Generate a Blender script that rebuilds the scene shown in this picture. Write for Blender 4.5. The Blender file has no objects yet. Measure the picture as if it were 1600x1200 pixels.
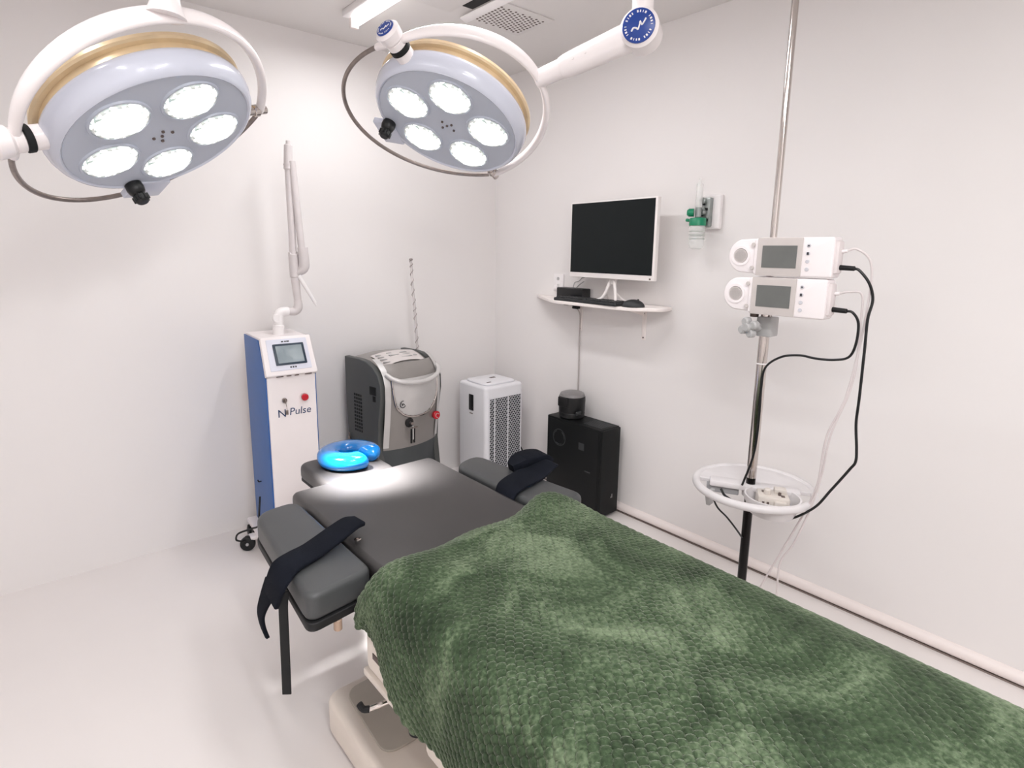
import bpy, bmesh, math, random
import numpy as np
from mathutils import Vector, Matrix
random.seed(4)
S = bpy.context.scene
COL = S.collection
PI = math.pi
V = Vector

# ------------------------------------------------------------------ helpers
def lin(c):
    return tuple(((v/255)/12.92 if v/255 <= .04045 else ((v/255+.055)/1.055)**2.4) for v in c)

def mat(name, rgb, rough=.5, metal=0., var=.04, scale=14., bump=0., bscale=200., coat=0., spec=.5, trans=0., alpha=1., sheen=0., ior=1.45):
    m = bpy.data.materials.new(name); m.use_nodes = True
    nt = m.node_tree; N = nt.nodes; L = nt.links
    b = N['Principled BSDF']
    tc = N.new('ShaderNodeTexCoord')
    no = N.new('ShaderNodeTexNoise'); no.inputs['Scale'].default_value = scale; no.inputs['Detail'].default_value = 3
    L.new(tc.outputs['Object'], no.inputs['Vector'])
    cr = N.new('ShaderNodeValToRGB')
    a = lin(rgb)
    cr.color_ramp.elements[0].position = .3; cr.color_ramp.elements[1].position = .7
    cr.color_ramp.elements[0].color = (*[max(0, x*(1-var)) for x in a], 1)
    cr.color_ramp.elements[1].color = (*[min(1, x*(1+var)) for x in a], 1)
    L.new(no.outputs['Fac'], cr.inputs['Fac']); L.new(cr.outputs['Color'], b.inputs['Base Color'])
    b.inputs['Roughness'].default_value = rough; b.inputs['Metallic'].default_value = metal
    b.inputs['Coat Weight'].default_value = coat; b.inputs['Specular IOR Level'].default_value = spec
    b.inputs['Transmission Weight'].default_value = trans; b.inputs['Alpha'].default_value = alpha
    b.inputs['IOR'].default_value = ior
    if sheen:
        b.inputs['Sheen Weight'].default_value = sheen; b.inputs['Sheen Roughness'].default_value = .4
    if bump:
        n2 = N.new('ShaderNodeTexNoise'); n2.inputs['Scale'].default_value = bscale; n2.inputs['Detail'].default_value = 4
        L.new(tc.outputs['Object'], n2.inputs['Vector'])
        bp = N.new('ShaderNodeBump'); bp.inputs['Strength'].default_value = bump; bp.inputs['Distance'].default_value = .003
        L.new(n2.outputs['Fac'], bp.inputs['Height']); L.new(bp.outputs['Normal'], b.inputs['Normal'])
    return m

def B():
    return bmesh.new()

def merge(bm, piece, M=None):
    if M is not None: bmesh.ops.transform(piece, matrix=M, verts=piece.verts)
    me = bpy.data.meshes.new('tmp'); piece.to_mesh(me); piece.free(); bm.from_mesh(me); bpy.data.meshes.remove(me)

def box(bm, c, s, bev=0., seg=2, M=None):
    p = bmesh.new(); bmesh.ops.create_cube(p, size=1)
    bmesh.ops.scale(p, vec=s, verts=p.verts)
    if bev > 0: bmesh.ops.bevel(p, geom=list(p.edges), offset=bev, segments=seg, profile=.5, affect='EDGES')
    bmesh.ops.translate(p, vec=c, verts=p.verts)
    merge(bm, p, M)

def b2(bm, x0, x1, y0, y1, z0, z1, bev=0., seg=2, M=None):
    box(bm, ((x0+x1)/2, (y0+y1)/2, (z0+z1)/2), (abs(x1-x0), abs(y1-y0), abs(z1-z0)), bev, seg, M)

def axis_M(o, d, up=None):
    z = V(d).normalized()
    up = V(up) if up is not None else (V((0, 0, 1)) if abs(z.z) < .95 else V((1, 0, 0)))
    x = up.cross(z).normalized(); y = z.cross(x)
    M = Matrix((x, y, z)).transposed().to_4x4(); M.translation = V(o); return M

def lathe(bm, prof, seg=32, M=None, a0=0., a1=2*PI):
    p = bmesh.new(); full = abs(a1-a0-2*PI) < 1e-6
    n = seg if full else seg+1; rings = []
    for (r, z) in prof:
        if r < 1e-6: rings.append([p.verts.new((0, 0, z))]); continue
        rings.append([p.verts.new((r*math.cos(a0+(a1-a0)*i/seg), r*math.sin(a0+(a1-a0)*i/seg), z)) for i in range(n)])
    for A, C in zip(rings[:-1], rings[1:]):
        for i in range(seg):
            j = (i+1) % n
            if len(A) == 1 and len(C) == 1: continue
            if len(A) == 1: p.faces.new((A[0], C[i], C[j]))
            elif len(C) == 1: p.faces.new((A[i], A[j], C[0]))
            else: p.faces.new((A[i], A[j], C[j], C[i]))
    bmesh.ops.recalc_face_normals(p, faces=p.faces)
    merge(bm, p, M)

def cyl(bm, a, b, r, r2=None, seg=24, bev=.0):
    a, b = V(a), V(b); h = (b-a).length; r2 = r if r2 is None else r2
    e = min(bev, r*.45, r2*.45, h*.45)
    pr = [(0, 0), (r-e, 0), (r, e), (r2, h-e), (r2-e, h), (0, h)] if e > 0 else [(0, 0), (r, 0), (r2, h), (0, h)]
    lathe(bm, pr, seg, axis_M(a, b-a))

def catmull(pts, n=6):
    P = [V(p) for p in pts]
    if len(P) < 3: return P
    Q = [P[0]*2-P[1]] + P + [P[-1]*2-P[-2]]; out = []
    for i in range(1, len(Q)-2):
        for k in range(n):
            t = k/n
            out.append(.5*((2*Q[i]) + (Q[i+1]-Q[i-1])*t + (2*Q[i-1]-5*Q[i]+4*Q[i+1]-Q[i+2])*t*t + (3*Q[i]-Q[i-1]-3*Q[i+1]+Q[i+2])*t**3))
    out.append(P[-1]); return out

def tube(bm, pts, r, seg=10, smooth=6, closed=False):
    P = catmull(pts, smooth) if smooth else [V(p) for p in pts]
    n = len(P); rr = r if isinstance(r, (list, tuple)) else [r]*n
    if len(rr) != n: rr = [np.interp(i/(n-1)*(len(rr)-1), range(len(rr)), rr) for i in range(n)]
    p = bmesh.new(); rings = []; prev = None
    for i in range(n):
        t = (P[(i+1) % n]-P[i-1]) if closed else (P[min(i+1, n-1)]-P[max(i-1, 0)])
        t.normalize()
        if prev is None:
            u = t.orthogonal().normalized()
        else:
            u = prev - t*prev.dot(t)
            u = u.normalized() if u.length > 1e-6 else t.orthogonal().normalized()
        prev = u; w = t.cross(u)
        rings.append([p.verts.new(P[i]+(u*math.cos(2*PI*k/seg)+w*math.sin(2*PI*k/seg))*rr[i]) for k in range(seg)])
    m = n if closed else n-1
    for i in range(m):
        A, C = rings[i], rings[(i+1) % n]
        for k in range(seg): p.faces.new((A[k], A[(k+1) % seg], C[(k+1) % seg], C[k]))
    if not closed:
        p.faces.new(rings[0][::-1]); p.faces.new(rings[-1])
    bmesh.ops.recalc_face_normals(p, faces=p.faces)
    merge(bm, p)

def prism(bm, poly, h0, h1, M=None, bev=0., seg=3, caps=True):
    """polygon in local XY extruded along Z from h0 to h1"""
    p = bmesh.new()
    A = [p.verts.new((x, y, h0)) for x, y in poly]; C = [p.verts.new((x, y, h1)) for x, y in poly]
    n = len(poly)
    fb = p.faces.new(A[::-1]); ft = p.faces.new(C)
    for i in range(n): p.faces.new((A[i], A[(i+1) % n], C[(i+1) % n], C[i]))
    bmesh.ops.recalc_face_normals(p, faces=p.faces)
    if bev > 0:
        ed = set(fb.edges) | set(ft.edges)
        bmesh.ops.bevel(p, geom=list(ed), offset=bev, segments=seg, profile=.5, affect='EDGES')
    merge(bm, p, M)

def rpoly(pts, r, n=5):
    """round the corners of a polygon"""
    out = []; N_ = len(pts)
    rs = r if isinstance(r, (list, tuple)) else [r]*N_
    for i in range(N_):
        p0, p1, p2 = V(pts[i-1]).to_2d(), V(pts[i]).to_2d(), V(pts[(i+1) % N_]).to_2d()
        a = p1+(p0-p1).normalized()*rs[i]; c = p1+(p2-p1).normalized()*rs[i]
        if rs[i] < 1e-6: out.append(tuple(p1)); continue
        for k in range(n+1):
            t = k/n; q = a*(1-t)**2+p1*2*t*(1-t)+c*t*t; out.append((q.x, q.y))
    return out

def strip(bm, pts, wdir, w, th, smooth=6):
    """flat band swept along pts; wdir = width direction per point or one"""
    P = catmull(pts, smooth); n = len(P)
    W = [V(d) for d in wdir] if isinstance(wdir, list) else [V(wdir)]*len(pts)
    ww = w if isinstance(w, list) else [w]*len(pts)
    p = bmesh.new(); rings = []
    for i in range(n):
        f = i/(n-1)*(len(pts)-1); k = min(int(f), len(pts)-2); f -= k
        d = W[k].lerp(W[k+1], f).normalized(); wi = ww[k]*(1-f)+ww[k+1]*f
        t = (P[min(i+1, n-1)]-P[max(i-1, 0)]).normalized(); nn = t.cross(d).normalized()
        q = []
        for (a, b_) in ((-.5, -.3), (-.46, -.5), (.46, -.5), (.5, -.3), (.5, .3), (.46, .5), (-.46, .5), (-.5, .3)):
            q.append(p.verts.new(P[i]+d*wi*a+nn*th*b_))
        rings.append(q)
    for A, C in zip(rings[:-1], rings[1:]):
        for k in range(8): p.faces.new((A[k], A[(k+1) % 8], C[(k+1) % 8], C[k]))
    p.faces.new(rings[0][::-1]); p.faces.new(rings[-1])
    bmesh.ops.recalc_face_normals(p, faces=p.faces)
    merge(bm, p)

WM = {}
def link(name, me, m, parent, loc, angle):
    if m: me.materials.append(m)
    me.polygons.foreach_set('use_smooth', [True]*len(me.polygons))
    me.set_sharp_from_angle(angle=math.radians(angle))
    o = bpy.data.objects.new(name, me); COL.objects.link(o); o.location = loc
    if parent: o.parent = parent
    return o

def obj(name, bm, m, parent=None, angle=35):
    """bm holds coordinates local to the parent (world for a top-level mesh); the origin goes to the base of the mesh"""
    c = [v.co for v in bm.verts]
    lo = V((min(v.x for v in c), min(v.y for v in c), min(v.z for v in c))); hi = V((max(v.x for v in c), max(v.y for v in c), max(v.z for v in c)))
    o_ = V(((lo.x+hi.x)/2, (lo.y+hi.y)/2, lo.z))
    bmesh.ops.translate(bm, vec=-o_, verts=bm.verts)
    me = bpy.data.meshes.new(name); bm.to_mesh(me); bm.free()
    # parts of parts: the parent's own origin is not at zero
    loc = o_
    if parent is not None and parent.type == 'MESH': loc = o_ - V(parent['_o'])
    o = link(name, me, m, parent, loc, angle); o['_o'] = tuple(o_)
    return o

def wobj(name, bm, m, parent, angle=35):
    """same, but bm is given in world coordinates under an Empty"""
    bmesh.ops.transform(bm, matrix=WM[parent.name].inverted(), verts=bm.verts)
    return obj(name, bm, m, parent, angle)

def thing(name, label, cat, M=None, loc=(0, 0, 0), rz=0., group=None):
    o = bpy.data.objects.new(name, None); COL.objects.link(o); o.empty_display_size = .1
    M = M or (Matrix.Translation(V(loc)) @ Matrix.Rotation(rz, 4, 'Z'))
    o.matrix_world = M; WM[o.name] = M.copy()
    o['label'] = label; o['category'] = cat
    if group: o['group'] = group
    return o

def tag(o, label, cat, group=None):
    o['label'] = label; o['category'] = cat
    if group: o['group'] = group
    return o

def struct(name, bm, m, angle=35):
    o = obj(name, bm, m, None, angle); o['kind'] = 'structure'; return o

def text_part(name, s, size, M, m, parent, shear=0., ext=.0004):
    cu = bpy.data.curves.new('t', 'FONT'); cu.body = s; cu.size = size; cu.extrude = ext; cu.shear = shear; cu.resolution_u = 3
    t = bpy.data.objects.new('t', cu); COL.objects.link(t)
    dg = bpy.context.evaluated_depsgraph_get(); dg.update()
    me = bpy.data.meshes.new_from_object(t.evaluated_get(dg))
    bpy.data.objects.remove(t); bpy.data.curves.remove(cu)
    bm = B(); bm.from_mesh(me); bpy.data.meshes.remove(me)
    bmesh.ops.transform(bm, matrix=M, verts=bm.verts)
    return obj(name, bm, m, parent)

# ------------------------------------------------------------------ materials
m_wall = mat('wall_paint', (228, 225, 224), .55, var=.006, scale=2.5, bump=.05, bscale=60)
m_ceil = mat('ceiling_paint', (222, 219, 217), .7, var=.006, scale=2, bump=.04, bscale=60)
m_floor = mat('floor_vinyl', (226, 221, 219), .5, var=.012, scale=3, bump=.02, bscale=30)
m_trim = mat('trim_white', (233, 224, 221), .45, var=.01)
m_gap = mat('gap_dark', (96, 84, 80), .8)
m_gapshade = mat('gap_shade', (128, 116, 110), .8)
m_white = mat('white_plastic', (232, 229, 229), .32, var=.015)
m_arm = mat('lamp_enamel', (236, 230, 230), .28, var=.01, coat=.3)
m_housing = mat('lamp_blue_grey', (199, 203, 216), .25, var=.01, coat=.4)
m_face = mat('lamp_face', (188, 194, 206), .4, var=.01)
m_gold = mat('lamp_back_tan', (226, 204, 168), .3, var=.08, metal=.35)
m_black = mat('black_plastic', (15, 16, 18), .42, var=.1)
m_matte = mat('black_matte', (12, 13, 15), .7, var=.1)
m_blue = mat('badge_blue', (28, 62, 140), .35, var=.05)
m_steel = mat('steel_spring', (150, 140, 135), .35, metal=.9, var=.1, scale=60)
m_chrome = mat('chrome', (205, 198, 194), .12, metal=1., var=.03)
m_leather = mat('black_leatherette', (54, 52, 52), .34, var=.05, bump=.12, bscale=500, spec=.5)
m_leather2 = mat('grey_leatherette', (66, 68, 69), .42, var=.05, bump=.12, bscale=500)
m_under = mat('black_board', (17, 18, 20), .6, var=.05)
m_strap = mat('navy_fleece', (20, 23, 31), .95, var=.15, bump=.4, bscale=400, spec=.15)
m_cream = mat('bed_cream', (222, 213, 203), .4, var=.015)
m_railshade = mat('bed_rail_shade', (176, 170, 160), .5, var=.03)
m_tower_blue = mat('tower_blue', (42, 92, 158), .4, var=.03)
m_tower_white = mat('tower_white', (232, 226, 226), .35, var=.01)
m_screenframe = mat('screen_frame_navy', (34, 50, 66), .35)
m_screen = mat('console_screen', (140, 152, 158), .15, var=.25, scale=5, coat=.5)
m_red = mat('red_button', (190, 28, 44), .35)
m_ink = mat('navy_ink', (40, 62, 100), .5)
m_darkink = mat('dark_ink', (58, 58, 62), .5)
m_lgrey = mat('laser_side_grey', (78, 80, 79), .45, var=.03)
m_lfront = mat('laser_silver', (146, 142, 139), .34, var=.03, metal=.25)
m_lsilver = mat('laser_light_silver', (202, 200, 199), .3, var=.03, metal=.2)
m_ldark = mat('laser_lower', (70, 74, 76), .5, var=.04)
m_lpanel = mat('laser_keypad', (206, 200, 198), .4)
m_clear = mat('clear_tube', (218, 212, 212), .2, var=.05, alpha=.75)
m_armgrey = mat('arm_joint_grey', (206, 200, 200), .3, var=.04)
m_aw = mat('purifier_white', (226, 226, 230), .35, var=.01)
m_mesh_dark = mat('purifier_recess', (62, 64, 68), .7)
m_pc = mat('pc_black', (13, 15, 16), .5, var=.12, spec=.3)
m_pcl = mat('pc_charcoal', (52, 54, 56), .45)
m_greytop = mat('canister_top', (120, 118, 118), .3)
m_mon = mat('monitor_white', (236, 231, 229), .35, var=.01)
m_monscreen = mat('monitor_screen', (22, 27, 28), .3, var=.05, spec=.18)
m_shelf = mat('shelf_white', (238, 231, 228), .5, var=.01)
m_key = mat('keyboard_black', (40, 42, 44), .5, var=.15, scale=40)
m_green = mat('flow_green', (22, 128, 92), .35, var=.05)
m_glass = mat('flow_clear', (232, 234, 232), .12, var=.01, alpha=.38)
m_flowgrey = mat('flow_chrome', (150, 156, 154), .25, metal=.6)
m_pump = mat('pump_white', (236, 230, 231), .35, var=.01)
m_pumppanel = mat('pump_panel', (196, 189, 186), .45)
m_pumpscreen = mat('pump_screen', (103, 105, 103), .35, var=.06)
m_grey = mat('clamp_grey', (172, 172, 172), .45)
m_traygrey = mat('tray_grey', (214, 211, 212), .4)
m_traydark = mat('tray_floor', (150, 150, 152), .5)
m_device = mat('tray_device', (206, 199, 192), .4)
m_wcable = mat('white_cable', (214, 206, 206), .5)
m_wood = mat('brass_knob', (166, 142, 124), .5)

def leather_lit():
    pass

def emission(name, rgb, st):
    m = bpy.data.materials.new(name); m.use_nodes = True; nt = m.node_tree; nt.nodes.clear()
    o = nt.nodes.new('ShaderNodeOutputMaterial'); e = nt.nodes.new('ShaderNodeEmission')
    tc = nt.nodes.new('ShaderNodeTexCoord'); no = nt.nodes.new('ShaderNodeTexNoise'); no.inputs['Scale'].default_value = 30
    mr = nt.nodes.new('ShaderNodeMapRange'); mr.inputs['To Min'].default_value = st*.95; mr.inputs['To Max'].default_value = st*1.05
    nt.links.new(tc.outputs['Object'], no.inputs['Vector']); nt.links.new(no.outputs['Fac'], mr.inputs['Value']); nt.links.new(mr.outputs['Result'], e.inputs['Strength'])
    e.inputs['Color'].default_value = (*rgb, 1); nt.links.new(e.outputs['Emission'], o.inputs['Surface']); return m
m_tube = emission('fluorescent_tube', (1, .97, .95), 6)

def lens_material():
    """bright faceted lamp glass: lit in the middle, cut-glass facets unlit towards the rim"""
    m = bpy.data.materials.new('lamp_lens'); m.use_nodes = True; nt = m.node_tree; N = nt.nodes; L = nt.links
    b = N['Principled BSDF']; b.inputs['Roughness'].default_value = .12
    tc = N.new('ShaderNodeTexCoord'); vo = N.new('ShaderNodeTexVoronoi'); vo.inputs['Scale'].default_value = 95
    L.new(tc.outputs['Object'], vo.inputs['Vector'])
    ln = N.new('ShaderNodeVectorMath'); ln.operation = 'LENGTH'; L.new(tc.outputs['Object'], ln.inputs[0])
    ad = N.new('ShaderNodeMath'); ad.operation = 'MULTIPLY_ADD'; ad.inputs[1].default_value = .03
    sep = N.new('ShaderNodeSeparateColor'); L.new(vo.outputs['Color'], sep.inputs[0])
    L.new(sep.outputs[0], ad.inputs[0]); L.new(ln.outputs['Value'], ad.inputs[2])
    mr = N.new('ShaderNodeMapRange'); mr.inputs['From Min'].default_value = .070; mr.inputs['From Max'].default_value = .083
    mr.inputs['To Min'].default_value = 3.2; mr.inputs['To Max'].default_value = .12
    L.new(ad.outputs[0], mr.inputs['Value'])
    cr = N.new('ShaderNodeValToRGB'); cr.color_ramp.elements[0].color = (.55, .72, .68, 1); cr.color_ramp.elements[1].color = (.85, .86, .84, 1)
    L.new(sep.outputs[1], cr.inputs['Fac']); L.new(cr.outputs['Color'], b.inputs['Base Color'])
    b.inputs['Emission Color'].default_value = (1, .985, .95, 1); L.new(mr.outputs['Result'], b.inputs['Emission Strength'])
    return m
m_lens = lens_material()

def blanket_material():
    m = bpy.data.materials.new('green_plush'); m.use_nodes = True; nt = m.node_tree; N = nt.nodes; L = nt.links
    b = N['Principled BSDF']; b.inputs['Roughness'].default_value = .85; b.inputs['Sheen Weight'].default_value = .38
    b.inputs['Sheen Roughness'].default_value = .35; b.inputs['Sheen Tint'].default_value = (.80, .86, .70, 1); b.inputs['Specular IOR Level'].default_value = .15
    tc = N.new('ShaderNodeTexCoord')
    n1 = N.new('ShaderNodeTexNoise'); n1.inputs['Scale'].default_value = 5.5; n1.inputs['Detail'].default_value = 6; n1.inputs['Roughness'].default_value = .62; n1.inputs['Distortion'].default_value = .7
    n2 = N.new('ShaderNodeTexNoise'); n2.inputs['Scale'].default_value = 130; n2.inputs['Detail'].default_value = 3
    L.new(tc.outputs['Object'], n1.inputs['Vector']); L.new(tc.outputs['Object'], n2.inputs['Vector'])
    mx = N.new('ShaderNodeMath'); mx.operation = 'MULTIPLY_ADD'; mx.inputs[1].default_value = .5; L.new(n2.outputs['Fac'], mx.inputs[0]); L.new(n1.outputs['Fac'], mx.inputs[2])
    cr = N.new('ShaderNodeValToRGB'); e = cr.color_ramp.elements
    e[0].position = .55; e[0].color = (*lin((34, 46, 31)), 1); e[1].position = .98; e[1].color = (*lin((109, 124, 98)), 1)
    k = cr.color_ramp.elements.new(.75); k.color = (*lin((57, 73, 51)), 1)
    L.new(mx.outputs[0], cr.inputs['Fac']); L.new(cr.outputs['Color'], b.inputs['Base Color'])
    bp = N.new('ShaderNodeBump'); bp.inputs['Strength'].default_value = .5; bp.inputs['Distance'].default_value = .003
    n3 = N.new('ShaderNodeTexNoise'); n3.inputs['Scale'].default_value = 380; n3.inputs['Detail'].default_value = 3
    L.new(tc.outputs['Object'], n3.inputs['Vector']); L.new(n3.outputs['Fac'], bp.inputs['Height']); L.new(bp.outputs['Normal'], b.inputs['Normal'])
    return m
m_blanket = blanket_material()

def gel_material():
    m = bpy.data.materials.new('blue_gel'); m.use_nodes = True; nt = m.node_tree; N = nt.nodes; L = nt.links
    b = N['Principled BSDF']; b.inputs['Roughness'].default_value = .12
    tc = N.new('ShaderNodeTexCoord'); no = N.new('ShaderNodeTexNoise'); no.inputs['Scale'].default_value = 12
    L.new(tc.outputs['Object'], no.inputs['Vector'])
    cr = N.new('ShaderNodeValToRGB'); cr.color_ramp.elements[0].color = (*lin((2, 92, 165)), 1); cr.color_ramp.elements[1].color = (*lin((6, 124, 194)), 1)
    L.new(no.outputs['Fac'], cr.inputs['Fac']); L.new(cr.outputs['Color'], b.inputs['Base Color'])
    b.inputs['Subsurface Weight'].default_value = .2; b.inputs['Subsurface Radius'].default_value = (.01, .05, .1); b.inputs['Subsurface Scale'].default_value = .3
    b.inputs['Coat Weight'].default_value = .4
    return m
m_gel = gel_material()

# ------------------------------------------------------------------ camera
F, PX, PY = 901.4, 783.3, 555.4
CAM = V((-2.4835, -3.026, 1.45))
yaw, pit, rol = map(math.radians, (40.02, 10.4, -.57))
fw = V((math.sin(yaw)*math.cos(pit), math.cos(yaw)*math.cos(pit), -math.sin(pit)))
rt = V((math.cos(yaw), -math.sin(yaw), 0)); dn = fw.cross(rt)
c_, s_ = math.cos(rol), math.sin(rol)
r2 = rt*c_+dn*s_; d2 = dn*c_-rt*s_
cam = bpy.data.cameras.new('camera'); co = bpy.data.objects.new('camera', cam); COL.objects.link(co)
Mc = Matrix((r2, -d2, -fw)).transposed().to_4x4(); Mc.translation = CAM; co.matrix_world = Mc
cam.sensor_width = 36; cam.lens = F*36/1600; cam.shift_x = (800-PX)/1600; cam.shift_y = (PY-600)/1600
cam.clip_start = .02
S.camera = co

# ------------------------------------------------------------------ room
XL, YF, H = -3.7, -4.7, 2.508
bm = B(); b2(bm, XL, 0, YF, 0, -.05, 0); struct('floor', bm, m_floor)
bm = B(); b2(bm, XL, 0, YF, 0, H, H+.05); struct('ceiling', bm, m_ceil)
bm = B(); b2(bm, XL-.1, .1, 0, .1, -.05, H+.05); struct('wall_back', bm, m_wall)
bm = B(); b2(bm, 0, .1, YF, 0, -.05, H+.05); struct('wall_right', bm, m_wall)
bm = B(); b2(bm, XL-.1, XL, YF, 0, -.05, H+.05); struct('wall_left', bm, m_wall)
bm = B(); b2(bm, XL-.1, .1, YF-.1, YF, -.05, H+.05); struct('wall_front', bm, m_wall)
# rounded conduit along the foot of the right wall with a dark strip painting the shadow gap under it
bm = B(); prism(bm, [(0, .010), (-.010, .010), (-.021, .018), (-.026, .032), (-.021, .047), (-.010, .055), (0, .056)], 0, -YF, Matrix(((1, 0, 0, 0), (0, 0, 1, YF), (0, 1, 0, 0), (0, 0, 0, 1))))
struct('baseboard_right', bm, m_trim, 60)
bm = B(); b2(bm, -.012, 0, YF, 0, 0, .0065); struct('gap_shade_1', bm, m_gapshade)
# ------------------------------------------------------------------ ceiling fixtures
def area(name, loc, sx, sy, power, parent=None, color=(1, .990, 1.0)):
    l = bpy.data.lights.new(name, 'AREA'); l.shape = 'RECTANGLE'; l.size = sx; l.size_y = sy; l.energy = power; l.color = color
    o = bpy.data.objects.new(name, l); COL.objects.link(o); o.location = loc
    return o

PB0, PB1, PB2, PB3 = 12.5, 23., 9., 32.
def batten(x, y0, label, power):
    """single-tube ceiling batten starting at y0 and running towards the door"""
    L_ = 1.22
    t = thing('ceiling_light', label, 'ceiling light', loc=(x, y0-L_/2, H), group='fluorescent ceiling battens')
    bm = B(); b2(bm, -.055, .030, -L_/2, L_/2, -.030, 0, .006); obj('fixture_body', bm, m_white, t)
    bm = B(); cyl(bm, (0, -L_/2+.02, -.050), (0, L_/2-.02, -.050), .016, seg=20); obj('light_tube', bm, m_tube, t)
    for e in (-1, 1):
        bm = B(); b2(bm, -.020, .020, e*(L_/2-.01)-.010, e*(L_/2-.01)+.010, -.070, -.025, .004); ho = obj('lamp_holder', bm, m_trim, t)
        bm = B(); b2(bm, -.017, -.008, e*(L_/2)-.002, e*(L_/2)+.002, -.060, -.030, .001); obj('holder_pin', bm, m_gap, ho)
    area('batten_light', (x, y0-L_/2, H-.075), .10, L_, power)
batten(-1.165, -.375, 'fluorescent tube batten on the ceiling above the blue tower', PB0)
batten(-1.75, -2.5, 'added fluorescent tube batten out of view above the foot of the green bed, for fill light', PB1)  # unseen batten added to brighten the room and the right wall
batten(-2.75, -1.3, 'added fluorescent tube batten out of view towards the left wall, for fill light', PB2)  # also unseen, added as weak fill on the left
batten(-2.35, -3.15, 'added fluorescent tube batten out of view behind the camera, for fill light', PB3)  # strongest fill, an added batten out of view

# perforated vent
t = thing('ceiling_vent', 'white perforated square vent panel in the ceiling above the small lamp', 'vent', loc=(-.58, -.80, H))
bm = B(); b2(bm, -.16, .16, -.13, .13, -.006, 0, .002); obj('vent_plate', bm, m_ceil, t)
bm = B()
for i in range(13):
    for j in range(9):
        x = -.126+i*.021; y = -.088+j*.022+(.011 if i % 2 else 0)
        if y > .1: continue
        cyl(bm, (x, y, -.0066), (x, y, -.0055), .0062, seg=10)
obj('vent_holes', bm, m_gap, t)
# recessed cassette with its flap
t = thing('air_conditioner', 'white ceiling air conditioner cassette with dark slot and open flap', 'air conditioner', loc=(-.95, -1.2, H))
bm = B()
b2(bm, -.40, .10, -.5, .5, -.012, 0, .004)
obj('cassette_panel', bm, m_ceil, t)
bm = B(); b2(bm, .095, .150, -.46, .40, -.014, -.001); obj('outlet_slot', bm, m_matte, t)
bm = B(); box(bm, (0, 0, 0), (.040, .98, .006), .002, M=Matrix.Translation((.178, .02, -.022)) @ Matrix.Rotation(.35, 4, 'Y')); obj('flap', bm, m_white, t)

# ------------------------------------------------------------------ surgical lamps
def half_arc(bm, O, a, d, R, Rd, r_rad, r_nrm, n=40, seg=14, t0=0., t1=PI):
    p = bmesh.new(); nn = a.cross(d).normalized(); rings = []
    for i in range(n+1):
        th = t0+(t1-t0)*i/n
        P = O+a*R*math.cos(th)+d*Rd*math.sin(th)
        tg = (-a*R*math.sin(th)+d*Rd*math.cos(th)).normalized(); rad = nn.cross(tg)
        rn = r_nrm(th) if callable(r_nrm) else r_nrm
        rr = r_rad(th) if callable(r_rad) else r_rad
        rings.append([p.verts.new(P+rad*rr*math.cos(2*PI*k/seg)+nn*rn*math.sin(2*PI*k/seg)) for k in range(seg)])
    for A, C in zip(rings[:-1], rings[1:]):
        for k in range(seg): p.faces.new((A[k], A[(k+1) % seg], C[(k+1) % seg], C[k]))
    p.faces.new(rings[0][::-1]); p.faces.new(rings[-1])
    bmesh.ops.recalc_face_normals(p, faces=p.faces)
    merge(bm, p)

def badge(parent, o, d, r, up):
    """blue round badge with a ring of small marks and a white squiggle, lying on the plane through o facing d (local)"""
    M = axis_M(o, d, up)
    bm = B(); lathe(bm, [(0, 0), (r, 0), (r, .003), (r*.97, .004), (0, .004)], 36, M); bd = obj('badge', bm, m_blue, parent)
    bm = B()
    sq = [(-.42, -.30), (-.30, -.12), (-.12, -.14), (-.02, -.22), (.06, .02), (.10, .22), (.20, .02), (.34, .18), (.44, .36)]
    tube(bm, [M @ V((x*r, y*r, .0045)) for x, y in sq], r*.05, 6, 4)
    for k in range(30):
        if k % 10 in (4, 9): continue
        a = 2*PI*k/30; Mr = M @ Matrix.Rotation(a, 4, 'Z')
        box(bm, (r*.80, 0, .0045), (r*.13, r*(.04+.03*(k % 3)), .001), M=Mr)
    obj('badge_lettering', bm, m_white, bd)

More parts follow.
